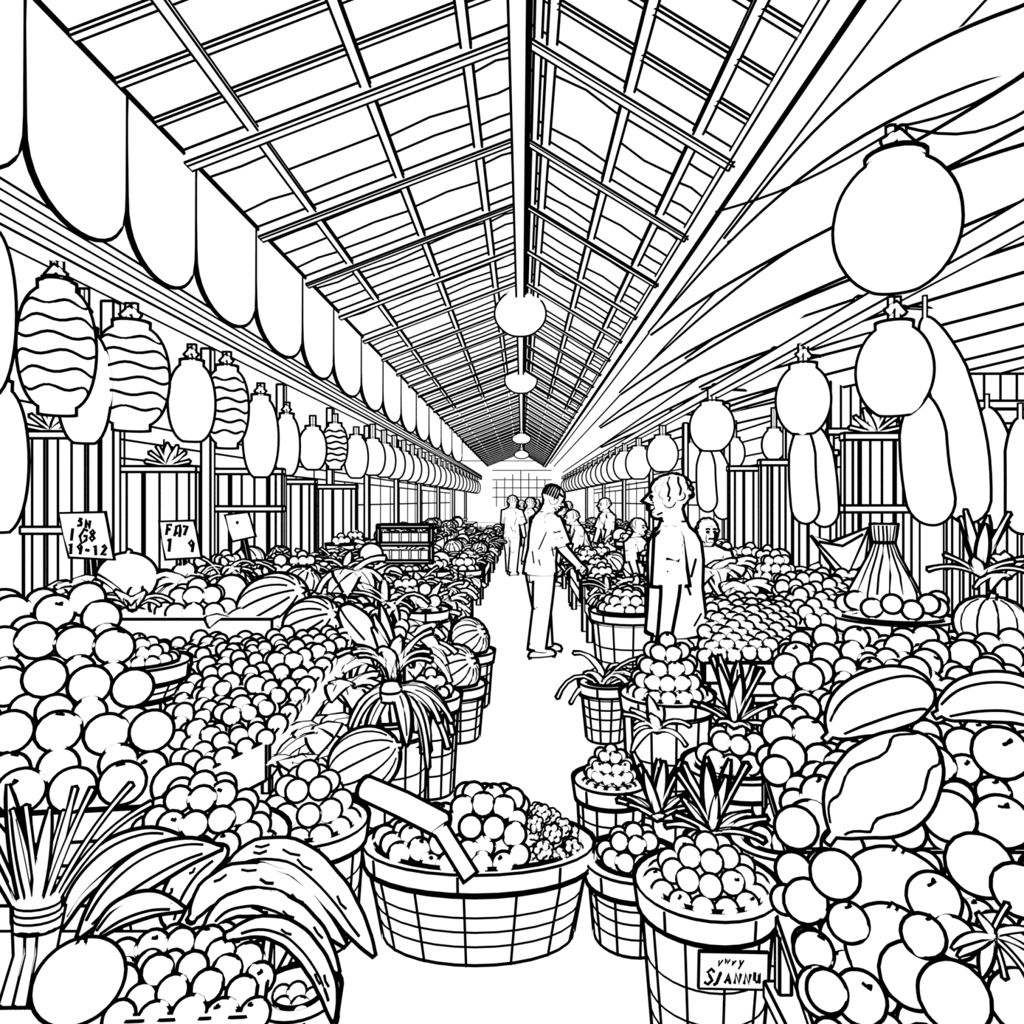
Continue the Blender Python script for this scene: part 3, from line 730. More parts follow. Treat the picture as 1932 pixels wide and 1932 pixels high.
# left baskets
filled('round slatted basket left of the oval aisle basket', -.80,2.78,0,.2,.17,.42,2.6,.038,.19,'round fruit heaped in the basket left of the oval basket','fruit in left aisle basket',nm='basket_fruit',k=.85)
filled('round basket behind the front curved pods', -1.00,2.32,0,.24,.18,.56,2.2,.036,.18,'round fruit heaped behind the front curved pods','fruit behind pods',nm='small_fruit',k=.9)
filled('narrow pail-like basket at the bottom left under the pod tips', -.53,1.75,0,.08,.065,.46,1.7,.020,.02,'small round fruit in the narrow basket under pod tips','fruit in narrow basket', slats=10,nm='small_fruit',k=.7)
filled('basket of round fruit behind the big left fruit pile', W(345,1220,4.55).x,4.75,.72,.27,.22,.16,4.3,.055,.18,'round fruit in the basket behind the big left pile','fruit behind big pile',nm='basket_fruit',k=.85)
filled('small basket of fruit right of the tied leaf bunch', W(812,1310,4.15).x,4.15,0,.15,.12,W(812,1315,4.15).z,4.0,.03,.13,'round fruit in the small basket right of tied leaves','fruit by tied leaves',nm='small_fruit',k=.8)
filled('shallow basket of cherry-sized fruit right of the big left pile', W(262,1260,3.45).x,3.45,.72,.2,.15,.15,3.2,.028,.11,'cherry-sized fruit in the shallow basket by big left pile','cherry-sized fruit',nm='cherry',k=.8)

# =================== BANKS ===================
def tray(label, cor, rim=.07, base=0, drop=.11):
    nl, nr, fl, fr = [W(*c) for c in cor]; dn = Vector((0,0,-drop))
    r = empty('display_tray', (nl+nr+fl+fr)/4+dn, label, 'tray')
    q = [nl+dn,nr+dn,fr+dn,fl+dn]; b = Vector((0,0,-.03)); m = MB(); m.hexe([p+b for p in q]+q); m.build('tray_base', r)
    for a, c in ((0,1),(1,2)):
        m = MB(); up = Vector((0,0,rim)); p, s = q[a], q[c]; sd = (s-p).cross(Vector((0,0,1))).normalized()*.02
        m.hexe([p-up*.5+sd,s-up*.5+sd,s-up*.5,p-up*.5,p+up+sd,s+up+sd,s+up,p+up]); m.build('tray_side', r)
    for p in q:
        z1 = p.z-.03; p2 = Vector((p.x*.98+q[0].x*.01+q[2].x*.01, p.y+(.03 if p.y < (nl.y+fl.y)/2 else -.03), 0))
        if z1-base > .03:
            m = MB(); m.box((p2.x,p2.y,(z1+base)/2),(.03,.03,z1-base)); m.build('leg', r)
    return r
cA = [(-60,1500,2.55),(330,1480,2.62),(-60,1125,3.3),(175,1130,3.35)]
tr = tray('slanted tray under the big round fruit at the left edge', cA, base=.40, drop=.14)
bank('orange','large round orange-like fruit in the pile at the left edge','large fruit at left edge', cA, .072, stem=.4, parent=tr, bulge=.06, n=22, sp=.98, jit=.04, zj=.4, fill=25)
cC = [(350,1470,2.95),(500,1395,3.1),(310,1215,4.05),(660,1195,4.2)]
tr = tray('slanted display tray of small fruit at left middle', cC, rim=.11, base=.40)
bank('left_tray_fruit','small round fruit on the slanted tray at left middle','fruit on slanted left tray', cC, .036, stem=0, parent=tr, bulge=.06, k=.85, zj=.7, jit=.25, rad=(1,.88,1.1))
cH = [(225,1925,1.55),(480,1915,1.6),(235,1770,1.8),(500,1765,1.85)]
tr = tray('low tray of fruit at the bottom left corner', cH, rim=.12, base=.44)
bank('small_fruit','round fruit on the low tray at bottom left','fruit on bottom left tray', cH, .030, stem=.2, parent=tr, bulge=.04, rad=(1,1,1.12), k=.95, lin=1.4)
c1 = [(1590,1990,1.45),(2050,1990,1.5),(1465,1650,1.92),(2020,1620,1.95)]
tr = tray('sloping tray of large fruit in the right foreground', c1, base=.38)
bank('large_round_fruit','large round fruit on the sloping tray in right foreground','large fruit right foreground', c1, .042, stem=.3, parent=tr, bulge=.0, n=22, rad=(1,.85,1.1), jit=.05, fill=20, lin=1.6)
c2 = [(1500,1575,2.08),(2000,1575,2.08),(1440,1390,2.6),(2000,1390,2.6)]
tr = tray('middle sloping tray of round fruit on the right', c2, base=.46)
bank('mid_tray_fruit','round fruit on the middle sloping tray at right','fruit on middle right tray', c2, .050, stem=.3, parent=tr, bulge=.02, n=20, zj=.5, rad=(1,.85,1.1))
c3 = [(1465,1385,2.7),(2000,1385,2.7),(1490,1205,3.3),(1990,1205,3.3)]
tr = tray('upper sloping tray of round fruit on the right', c3, base=.46)
bank('right_round_fruit','round fruit on the upper sloping tray at right','fruit on upper right tray', c3, .048, stem=.1, parent=tr, bulge=.06, zj=.7, k=.9, rad=(1,.85,1.12), jit=.25)
c4 = [(1330,1235,3.9),(1500,1235,3.8),(1330,1130,4.5),(1480,1130,4.5)]
tr = tray('small fruit tray right of the man in white', c4)
bank('right_small_fruit','small fruit on the tray right of the man in white','fruit right of man in white', c4, .034, stem=0, parent=tr, bulge=.04, n=12, zj=.5, k=.8, fill=5)
c5 = [(1450,1170,4.2),(1620,1175,4.1),(1470,1085,4.8),(1610,1085,4.8)]
tr = tray('small fruit tray left of the bag of fruit', c5, base=.62)
bank('right_small_fruit','small fruit on the tray left of the bag of fruit','fruit left of the bag', c5, .038, stem=0, parent=tr, bulge=.05, n=12, zj=.5, k=.8, fill=5)
filled('pyramid basket of tiny fruit near the boy on the right', W(1458,1070,5.1).x,5.05,.62,.2,.14,.40,5.0,.03,.24,'tiny fruit in the pyramid basket near the boy','fruit near the boy', n=10,nm='cherry',k=.7)
bx0 = empty('display_tray', (-1.75,4.66,.72), 'low fruit tray in front of the long ribbed melons', 'tray')
m = MB(); m.box((-1.75,4.66,.735),(2.0,.36,.03)); m.build('tray_base', bx0)
m = MB(); m.box((-1.75,4.47,.75),(2.04,.02,.05)); m.build('tray_side', bx0)
for _ in range(900):
    x = random.uniform(-2.7,-.75); y = random.uniform(4.5,4.82); z = .79+random.uniform(0,.05)
    fruit('left_tray_fruit',(x,y,z+(y-4.5)*.3),.042,4.5,'small round fruit in the low tray before the ribbed melons',group='fruit before ribbed melons',n=12,k=.8,thr=.93)

# tray with gathered bag
b = basket('shallow round tray basket with the gathered bag on the right', W(1722,1180,3.95).x-.02,4.16,.62,.30,.24,W(0,1178,3.95).z-.62,3.9,slats=12,bands=())
c = W(1722,1165,3.95); c.y = 4.16; c.x -= .02; c.z = W(0,1168,4.0).z; backing_dome(b, c.x, c.y, c.z, .27,.27,.02)
bx = c.x-.03; r = empty('gathered_bag', (bx,c.y,c.z), 'pleated cloth bag gathered at the top in the round right tray', 'bag')
prof = [(.17,.0),(.195,.05),(.175,.13),(.125,.23),(.075,.33),(.05,.40),(.058,.44),(.065,.50),(.05,.50)]
rib = lambda th: 1-.13*(1-abs(math.sin(th*5+.4*math.sin(th*3))))
m = MB(); m.lathe([(p,c.z+z) for p,z in prof], 50, (bx,c.y,0), rib=rib)
for j in range(8):
    th = PI+PI*(j+.5)/8
    m.line([Vector((bx+p*rib(th)*1.01*math.cos(th+.12*math.sin(z*14+j)),c.y+p*rib(th)*1.01*math.sin(th),c.z+z)) for p,z in prof[1 if j%2 else 2:-1]], T(3.8,.7))
m.build('bag_body', r, T(3.8,.9))
m = MB(); m.ring((bx,c.y,c.z+.405), .053,.053, T(3.8,1.2), 18); m.build('tie', r)
for i in range(9):
    a = PI*.97+PI*1.06*i/8
    fruit('small_round_fruit', (c.x+.24*math.cos(a), c.y+.245*math.sin(a), c.z+.06+.03*(i%2)), .046, 3.8, 'small round fruit ringing the bag in the tray', group='fruit ringing the bag', n=16, thr=.8)

# =================== LEAVES ===================
_lp = {}
def tuft_mesh(kind, t, L, seed=0):
    key = (kind, round(t,4), round(L,2), seed)
    if key in _lp: return _lp[key]
    rr = random.Random(seed*7+len(kind)); m = MB()
    if kind == 'spiky':
        for i in range(12):
            a = rr.uniform(0,6.28); e = rr.uniform(.4,2.0); m.leaf((0,0,0),(math.cos(a),math.sin(a),e), L*rr.uniform(.7,1.0), L*.2, rr.uniform(.5,1.3), seg=7)
    elif kind == 'crown':
        for i in range(8):
            a = 2*PI*i/8+rr.uniform(-.2,.2); m.leaf((0,0,0),(math.cos(a),math.sin(a),rr.uniform(.5,.9)), L*rr.uniform(.75,.95), L*.17, rr.uniform(.2,.7), seg=8, vein=t*.6 if i%2 else 0)
        for i in range(7):
            a = 2*PI*i/7+.3; m.leaf((0,0,.02),(math.cos(a),math.sin(a),rr.uniform(1.8,3.5)), L*rr.uniform(.95,1.25), L*.17, rr.uniform(.0,.25), seg=8, vein=t*.6 if i%2 else 0)
    elif kind == 'bushy':
        for i in range(13):
            a = rr.uniform(0,6.28); e = rr.uniform(.1,1.6); m.leaf((0,0,0),(math.cos(a),math.sin(a),e), L*rr.uniform(.5,1.0), L*.36, rr.uniform(.7,1.9), vein=t*.6 if i%2 else 0)
    elif kind == 'round':
        for i in range(9):
            a = rr.uniform(0,6.28); e = rr.uniform(.1,.9); m.leaf((0,0,0),(math.cos(a),math.sin(a),e), L*rr.uniform(.5,.8), L*.5, rr.uniform(.6,1.4), vein=t*.6)
    elif kind == 'grass':
        for i in range(20):
            a = rr.uniform(0,6.28); e = rr.uniform(.4,2.2); m.leaf((rr.uniform(-.15,.15)*L,rr.uniform(-.15,.15)*L,0),(math.cos(a),math.sin(a),e), L*rr.uniform(.6,1.1), L*.12, rr.uniform(.8,2.0), seg=6)
    elif kind == 'sprig':
        for i in range(9):
            a = 2*PI*i/9+rr.uniform(-.2,.2); m.leaf((0,0,0),(math.cos(a),-.25,math.sin(a)), L*rr.uniform(.6,1.0), L*.2, rr.uniform(.0,.7), seg=7)
    o = m.build('proto', t=t); me = o.data; bpy.data.objects.remove(o); _lp[key] = me; return me
def tuft(kind, loc, L, d, label, group=None, name='leafy_greens', cat='leafy greens', seed=0, k=.66, rot=None, prune=False):
    q = min((1.6,3,4,5.5,7.5,10,14,20,28), key=lambda v: abs(v-d))
    Ls = round(L*20)/20
    o = bpy.data.objects.new(name, tuft_mesh(kind, T(q,k), max(.05,Ls), seed)); C.objects.link(o); o.location = loc
    o.rotation_euler = rot or (0,0,random.uniform(0,6.28)); tag(o, label, cat, group)
    if prune: o['_r'] = L*.6; PRUNE.append(o)
    return o
tuft('grass', (.57,5.07,.36), .40, 5, 'spray of thin arching leaves growing from the small aisle basket', name='leafy_plant', cat='plant', seed=1)
tuft('crown', W(1385,1370,2.80), .22, 3, 'spiky pointed tuft above the wide basket of fruit', name='pineapple_crown', cat='pineapple top', seed=2, k=.8)
tuft('crown', W(1345,1575,2.45), .20, 3, 'spiky pointed tuft rising behind the card basket', name='pineapple_crown', cat='pineapple top', seed=3, k=.8)
tuft('crown', W(1240,1545,2.95), .18, 3, 'spiky tuft beside the berry basket', name='pineapple_crown', cat='pineapple top', seed=4, k=.8)
tuft('crown', W(1850,1085,4.3), .3, 4, 'spiky leafy tuft above the pumpkin bowl at right', name='pineapple_crown', cat='pineapple top', seed=5, k=.8)
tuft('spiky', W(1900,1090,4.5), .3, 4, 'spiky tuft at the right frame edge behind pumpkin bowl', name='pineapple_crown', cat='pineapple top', seed=6, k=.8)
tuft('sprig', W(1870,1765,1.38), .1, 1.6, 'spidery leafy sprig on the fruit near the right frame edge', name='leafy_sprig', cat='sprig', seed=8, k=.6, rot=(0,0,0))
basket('slim pot-like basket holding the spiky tuft behind card basket', .655,2.56,0,.07,.06,.45,2.5,slats=8,bands=(.5,))
# tied leaf bunch
c = W(742,1305,3.3); r = empty('tied_leaf_bunch', c, 'big tied bunch of long drooping leaves beside the aisle at left', 'leaf bunch')
m = MB(); rr = random.Random(11)
for i in range(30):
    a = rr.uniform(0,6.28); m.leaf(c,(math.cos(a)*.75,math.sin(a)*.6,rr.uniform(-.4,.5)), rr.uniform(.22,.42), rr.uniform(.05,.07), rr.uniform(1.2,2.8), vein=T(3.3,.5) if i%2 else 0, seg=9)
for i in range(12):
    a = rr.uniform(0,6.28); m.leaf(c+Vector((0,0,.04)),(math.cos(a)*.6,math.sin(a)*.5,1.6), rr.uniform(.22,.36), .05, rr.uniform(.5,1.5), seg=8, vein=T(3.3,.5) if i%2 else 0)
m.build('leaves', r, T(3.3,.75))
m = MB(); m.lathe([(.035,c.z-.02),(.04,c.z+.0),(.04,c.z+.03),(.03,c.z+.05)], 12, (c.x,c.y-.06,0)); m.ring((c.x,c.y-.06,c.z+.015),.041,.041,T(3.3,.8),14); m.build('tie', r, T(3.3,.8))
basket('round basket under the big tied leaf bunch', c.x-.05,3.5,0,.17,.15,c.z-.18,3.2,slats=11)
for i,(px,py,dd,kd,L,lb) in enumerate(((610,1390,3.3,'bushy',.3,'leafy bunch left of the big tied leaf bunch'),(560,1440,3.1,'round',.25,'broad-leaved bunch above the basket left of the aisle'),(650,1310,3.8,'bushy',.3,'leafy bunch behind the slanted fruit tray corner'),(700,1250,4.2,'grass',.3,'grassy bunch behind the tied leaf bunch'),
     (790,1240,4.6,'bushy',.3,'leafy bunch above the small basket by the aisle'),(690,1250,4.2,'round',.3,'broad-leaved bunch below the long ribbed melons'),(420,1180,4.6,'bushy',.3,'leafy bunch left of the long ribbed melons'),(250,1150,4.3,'spiky',.3,'spiky bunch under the leftmost price card'),(150,1115,4.4,'bushy',.3,'leafy bunch beneath the leftmost card stake'),(345,1105,4.9,'bushy',.35,'leafy bunch behind the second price card'),(430,1090,5.3,'grass',.35,'grassy bunch right of the second price card'),(660,1090,5.0,'bushy',.35,'leafy bunch behind the short squash'),(730,1160,4.8,'grass',.35,'grassy bunch right of the short squash'),
     (1240,1380,3.25,'spiky',.2,'spiky bunch in front of the tall fruit basket'),(1400,1110,4.9,'round',.3,'broad-leaved bunch right of the man in white'),(1345,1085,5.25,'bushy',.3,'leafy bunch hiding the boy from the shoulders down'),(1380,1075,5.3,'bushy',.3,'leafy bunch just right of the boy'))):
    tuft(kd, W(px,py,dd), L, dd, lb, seed=i%4)
# leek bundle
c = W(68,1722,1.66); r = empty('leek_bundle', W(60,1890,1.64), 'tied bundle of leeks with fanned tops at lower left', 'leeks')
m = MB(); rr = random.Random(5)
for i in range(9):
    x = c.x+(i-4)*.010; m.tube([W(48+(i-4)*9,1892,1.64+.01*(i%3)), W(66+(i-4)*7,1800,1.65+.01*(i%3)), (x,1.66+.01*(i%3),c.z)], [.0115,.010,.009], 8)
m.build('stalks', r, T(1.7,.7))
m = MB()
for i in range(12):
    a = -.85+1.6*i/11; L = rr.uniform(.24,.31)*(1 if abs(a) > .3 else .85)
    m.leaf(c+Vector(((i-5.5)*.005,.012*(i%3)-.01,0)),(math.sin(a)*.72,rr.uniform(-.05,.25),1.0), L, .028, rr.uniform(.5,1.0)*abs(a), seg=11, th=.003, vein=T(1.7,.35) if i%4==0 else 0)
m.build('leaf_tops', r, T(1.7,.65))
m = MB(); m.lathe([(.044,c.z-.03),(.048,c.z-.015),(.048,c.z+.02),(.044,c.z+.035)], 16, (c.x,1.665,0), 1, .7)
for z in (-.012,.004,.02): m.ring((c.x,1.665,c.z+z),.050,.035,T(1.7,.7),18)
m.build('binding', r, T(1.7))

# =================== PRICE CARDS ===================
def card(label, poly, d, txts, stake):
    P = [W(x,y,d) for x,y in poly]; c = sum(P, Vector())/len(P)
    r = empty('price_card', W(stake[0],stake[1],d), label, 'sign')
    m = MB(); m.prism(P, (0,.012,0)); m.build('card', r)
    m = MB(); A = Vector((c.x, d+.03, c.z)); m.beam(A, W(stake[0],stake[1],d+.03), .025,.025, up=(0,1,0)); m.build('stake', r)
    for (s,x,y,sz) in txts: letters(s, r, W(x,y,d-.01), sz*d/F, 5.4*d/F, tilt=.06, rough=.1)
card('leftmost price card with three handwritten lines on left stall', [(110,968),(198,966),(215,1056),(130,1052)], 4.4, [('sn',160,986,18),('IG8',158,1010,24),('19-12',167,1037,20)], (180,1140))
card('second price card from left with the digits 1 9', [(300,984),(366,982),(380,1052),(312,1056)], 5.0, [('Fc7',336,1001,20),('1 9',343,1030,26)], (348,1110))
card('third small price card, nearly blank', [(424,972),(468,966),(482,1012),(438,1022)], 6.0, [('-',450,985,14)], (470,1060))
m = MB(); m.prism([W(1530,1010,5),W(1570,1022,5),W(1640,995,5),W(1632,1065,5),W(1600,1085,5),W(1575,1075,5),W(1560,1055,5)], (0,.02,0)); m.line([W(1530,1010,4.98),W(1600,1085,4.98),W(1640,995,4.98)]); m.line([W(1545,1022,4.98),W(1590,1030,4.98),W(1628,1008,4.98)])
tag(m.build('folded_paper', org=W(1590,1080,5)), 'folded white paper wrapper standing left of the bag tray', 'paper')

# =================== PEOPLE ===================
def skin_body(verts, edges, root=0):
    me = bpy.data.meshes.new('b'); me.from_pydata([v[:3] for v in verts], edges, [])
    o = bpy.data.objects.new('b', me); C.objects.link(o)
    sk = o.modifiers.new('s','SKIN'); sk.use_smooth_shade = True
    for i, v in enumerate(verts):
        d = me.skin_vertices[0].data[i]; d.radius = (v[3], v[4] if len(v) > 4 else v[3]); d.use_root = (i == root)
    ss = o.modifiers.new('u','SUBSURF'); ss.levels = 1; ss.render_levels = 1
    bpy.context.view_layer.update()
    dg = bpy.context.evaluated_depsgraph_get(); ev = bpy.data.meshes.new_from_object(o.evaluated_get(dg))
    V = [v.co.copy() for v in ev.vertices]; Fc = [tuple(p.vertices) for p in ev.polygons]
    bpy.data.objects.remove(o)
    return V, Fc
def person(label, X, d, rz, H=1.75, arms=((.25,0,.1),(.25,0,.1)), headturn=0, legs=(0.12,-0.12), detail=True, nod=0.0, curly=True, k=1.0, lean=0.0, bw=1.0):
    s = H/1.75; root = empty('person', (X,d,0), label, 'person'); root.rotation_euler = (0,0,rz); root.scale = (s,s,s)
    for z in (.3,.6,.9,1.2): reg((X,d,z), .2)
    t = T(d,1.1*k)/s
    def LN(p):
        p = Vector(p)
        if p.z > .9: a = lean*min(1,(p.z-.9)/.2); h = p.z-.9; return Vector((p.x, p.y-h*math.sin(a), .9+h*math.cos(a)))
        return p
    V = [(0,.01,.95,.13,.11),(0,.01,1.12,.13,.1),(0,.02,1.32,.15,.1),(0,.02,1.45,.09,.08),(0,.015,1.52,.055,.058),(0,-.005+nod*.02,1.60,.07,.075)]
    V = [(*LN(v[:3]),*v[3:]) for v in V]
    E = [(0,1),(1,2),(2,3),(3,4),(4,5)]
    hips = []; sh = []
    for sx, arm in zip((1,-1), arms):
        i0 = len(V); S = LN((sx*.175*bw,.02,1.41)); a, sp, eb = arm
        el = S+Vector((sx*math.sin(.1+sp)*.28, -math.sin(a)*.28, -math.cos(a)*.27))
        wr = el+Vector((sx*math.sin(sp)*.2, -math.sin(a+eb)*.25, -math.cos(a+eb)*.25))
        hd = (wr-el).normalized(); pm = wr+hd*.06
        V += [(*S,.060),(*el,.045),(*wr,.030),(*pm,.034,.022)]; E += [(3,i0),(i0,i0+1),(i0+1,i0+2),(i0+2,i0+3)]
        if detail:
            sd = hd.cross(Vector((1,0,0)));
            if sd.length < .1: sd = Vector((0,1,0))
            sd.normalize()
            for j,(o_,L) in enumerate(((-.027,.06),(-.009,.072),(.009,.068),(.027,.052))):
                k0 = len(V); b = pm+sd*o_+hd*.025; c1_ = b+hd*L*.5; c2_ = c1_+hd*L*.4+Vector((-sx*.018,0,0))
                V += [(*b,.009),(*c1_,.0085),(*c2_,.007)]; E += [(i0+3,k0),(k0,k0+1),(k0+1,k0+2)]
            k0 = len(V); b = wr+hd*.03+sd*-.03; V += [(*b,.010),(*(b+hd*.03-sd*.022),.009)]; E += [(i0+3,k0),(k0,k0+1)]
        sh.append((S,el,wr))
    for sx, lg in zip((1,-1), legs):
        i0 = len(V); hp = Vector((sx*.09,.01,.88)); kn = Vector((sx*.095,.0-lg*.5,.49)); an = Vector((sx*.1,.02-lg,.09))
        V += [(*hp,.085),(*kn,.058),(*an,.038),(an.x,an.y-.13,.045,.035)]; E += [(0,i0),(i0,i0+1),(i0+1,i0+2),(i0+2,i0+3)]; hips.append((hp,kn,an))
    BV, BF = skin_body(V, E)
    m = MB(); m.add(BV, BF)
    R = Matrix.Rotation(headturn,3,'Z') @ Matrix.Rotation(nod,3,'X')
    hc = LN((0,-.01-nod*.06,1.64))
    def hp_(x,y,z): return hc + R @ Vector((x,y,z))
    m.lathe([(.018,-.118),(.042,-.105),(.058,-.075),(.07,-.03),(.077,.02),(.076,.06),(.06,.095),(.03,.112),(.005,.116)], 22, hp_(0,0,0), 1, 1.22, R=R)
    m.tube([hp_(0,-.088,.025),hp_(0,-.122,-.015),hp_(0,-.088,-.03)], [.007,.016,.008], 8)
    for sx in (1,-1): m.ball(hp_(sx*.078,.012,-.01), .012,.022,.033, n=10, m=6, R=R)
    m.ball(hp_(0,-.06,-.088), .034,.034,.026, n=12, m=6, R=R)
    m.tube([hp_(-.022,-.09,-.055),hp_(0,-.102,-.056),hp_(.022,-.09,-.055)], .009, 6)
    lw = min(T(d,.75)/s, .014)
    for sx in (1,-1):
        m.line([hp_(sx*.018,-.096,.006),hp_(sx*.032,-.096,.013),hp_(sx*.05,-.085,.006)], lw*1.4); m.line([hp_(sx*.03,-.098,.010),hp_(sx*.036,-.096,-.002)], lw*1.6)
        m.line([hp_(sx*.014,-.1,.034),hp_(sx*.03,-.099,.04),hp_(sx*.055,-.088,.034)], lw*1.3)
        m.line([hp_(sx*.091,.0,.01),hp_(sx*.093,.018,.0),hp_(sx*.091,.008,-.022)], lw*.8)
        m.line([hp_(sx*.062,-.03,-.085),hp_(sx*.05,-.06,-.098)], lw*.8)
    m.line([hp_(-.026,-.1,-.055),hp_(0,-.112,-.057),hp_(.026,-.1,-.055)], lw*1.2)
    def put(m, name, tt, lab=None):
        o = m.build(name, None, tt, (0,0,0)); o.parent = root
        if lab: o['label'] = lab
        return o
    put(m, 'body', t)
    m = MB(); rq = random.Random(int(d*10))
    m.lathe([(.06,-.045),(.083,-.01),(.088,.035),(.081,.08),(.056,.110),(.012,.124)], 20, hp_(0,.022,.008), 1,1.16, R=R)
    if curly:
        for j in range(30):
            u = (j+.5)/30; ph = math.acos(1-1.05*u); th = j*2.4
            x = .088*math.sin(ph)*math.cos(th); y = .026+.101*math.sin(ph)*math.sin(th); z = .010+.114*math.cos(ph)
            if y < -.045 and z < .06: continue
            q = rq.uniform(.014,.022); m.ball(hp_(x,y,z), q,q,q*.8, n=10, m=6)
        for j in range(7):
            th = PI*(-.05+1.1*j/6); q = 1.14
            m.line([hp_(.086*q*math.cos(th+e)*g,.024+.1*q*math.sin(th+e)*g,.008+zz) for e,g,zz in ((0,1.0,.0),(.08,1.0,.04),(-.04,.93,.075),(.05,.75,.108))], lw*.9)
    else:
        for j in range(15):
            th = -PI*.1+PI*1.2*j/14
            m.line([hp_(.09*math.cos(th)*q,.022+.104*math.sin(th)*q,.01+zz) for q,zz in ((1.0,-.01),(1.02,.03),(.96,.07),(.72,.107),(.3,.127))], lw*1.5)
        m.line([hp_(.09*math.cos(PI*1.1+PI*.8*i/10),.02+.1*math.sin(PI*1.1+PI*.8*i/10),.062) for i in range(11)], lw*2)
    put(m, 'hair', t*.75, 'short hair')
    def SC(S):
        out = []
        for (x,y,z,rx,ry) in S:
            p = LN((x,y,z)); g = bw if z < 1.45 else 1; out.append((p.x,p.y,p.z,rx*g,ry*(1+(g-1)*1.3)))
        return out
    m = MB(); m.secs(SC([(0,.015,.88,.172,.140),(0,.015,1.0,.162,.130),(0,.015,1.12,.155,.122),(0,.02,1.28,.170,.125),(0,.02,1.38,.178,.117),(0,.02,1.43,.155,.097),(0,.018,1.465,.11,.08),(0,.018,1.50,.070,.068)]), 24)
    for S,el,wr in sh:
        e2 = S.lerp(el,.9); m.tube([S+Vector((-.06*(1 if S.x>0 else -1),0,.005)), S, S.lerp(e2,.5), e2], [.05,.070,.082,.094], 14)
        m.line([S+Vector((.0,-.068,-.03)),S+Vector((-.02*(1 if S.x>0 else -1),-.07,-.12))], lw)
        for q in (.35,.6): m.line([S.lerp(el,q)+Vector((.0,.07,.03)),S.lerp(el,q+.08)+Vector((.058*(1 if S.x>0 else -1),.058,0)),S.lerp(el,q+.02)+Vector((.087*(1 if S.x>0 else -1),.0,.0))], lw)
    nk = LN((0,.018,1.502)); m.ring(nk, .070,.066, lw, 18)
    for P in ([(.1,-.12,.98),(.12,-.11,1.1),(.06,-.125,1.15)],[(-.1,.13,.98),(-.05,.145,1.1)],[(.1,.13,1.3),(.13,.11,1.2)],[(.03,-.135,1.3),(.1,-.125,1.25)],[(-.16,.0,1.15),(-.155,-.04,1.05)],[(.16,.0,1.16),(.155,.05,1.04)],[(.15,.06,1.28),(.13,.105,1.1)],[(-.15,.07,1.3),(-.12,.115,1.12)],[(.12,.115,.93),(.06,.14,.99)],[(-.14,.07,.93),(-.13,.1,1.02)]): m.line([LN((p[0]*bw,p[1]*(1+(bw-1)*1.3),p[2])) for p in P], lw)
    put(m, 'shirt', t, 'plain white short-sleeved shirt')
    m = MB(); m.secs([(0,.012,.80,.145,.12),(0,.012,.86,.16,.128),(0,.012,.95,.148,.115)], 22)
    for hp2,kn,an in hips:
        m.tube([hp2, hp2.lerp(kn,.5), kn+Vector((0,0,.02)), an+Vector((0,0,.02))], [.100,.094,.084,.080], 14)
        m.line([kn+Vector((.05,.06,.08)),kn+Vector((0,.086,.02)),kn+Vector((-.04,.066,.05))], lw); m.line([kn+Vector((.06,.05,-.02)),kn+Vector((.02,.082,-.06))], lw); m.line([an+Vector((.05,.056,.1)),an+Vector((0,.080,.07))], lw)
    for P in ([(0,-.115,.86),(.01,-.12,.80)],[(.13,.09,.86),(.09,.125,.82),(.07,.13,.78)],[(0,.14,.86),(0,.13,.78)]): m.line(P, lw)
    put(m, 'trousers', t, 'plain light trousers')
    for hp2,kn,an in hips:
        m = MB(); m.ball((an.x,an.y-.06,.045), .05,.14,.05, n=16, m=8); m.ring((an.x,an.y-.06,.03), .05,.135, lw, 18); put(m, 'shoe', t)
    return root
person('man in white shirt standing behind the tall fruit basket, facing left', .88,4.30,-PI*.62,1.76, arms=((-.08,.08,.2),(.0,.05,.2)), headturn=.12, nod=.02, lean=.03, bw=1.14)
person('man in shirt and light trousers standing in the aisle facing right', .20,7.75,PI*.64,1.77, arms=((.15,0,.5),(.25,.0,.55)), headturn=-.2, nod=.45, legs=(.1,-.08), curly=False, lean=.14, bw=1.06)
person('boy facing forward behind the fruit right of the man in white', W(1335,0,6.15).x,6.15,.1,1.46)
for i,(px,dd,rz,hh,lb,ln) in enumerate(((966,16.2,2.6,1.72,'person just behind the aisle man, seen from behind',.05),(964,24,2.6,1.6,'distant person walking on the left side of the aisle',0),(1078,16.7,-.8,1.6,'distant person on the right side of the aisle',.2),
   (1150,14.1,-1.2,1.66,'person farther off left of the man in white',.15),(1196,8.9,.9,1.40,'short person close behind the man in white',.1),(1003,22,.8,1.7,'tiny distant person in the middle of the aisle',0),(1048,14.1,2,1.6,'distant person between the aisle man and right stalls',.2),(1105,11.5,-1.4,1.5,'person bending by the right stall greens near the aisle man',.35),
   (972,30,1.2,1.68,'tiny far person left of the middle of the aisle end',.05),(992,34,-.5,1.6,'tiny farthest person at the aisle end',0),(1010,28,2.2,1.66,'tiny far person right of the aisle middle',.1),(984,26,.2,1.62,'tiny far person in front of the aisle end group',0),(998,19,1.9,1.68,'distant person in mid aisle beyond the one seen from behind',.05))):
    person(lb, W(px,0,dd).x, dd, rz, hh, detail=dd < 12, k=.9, lean=ln, bw=1.05)

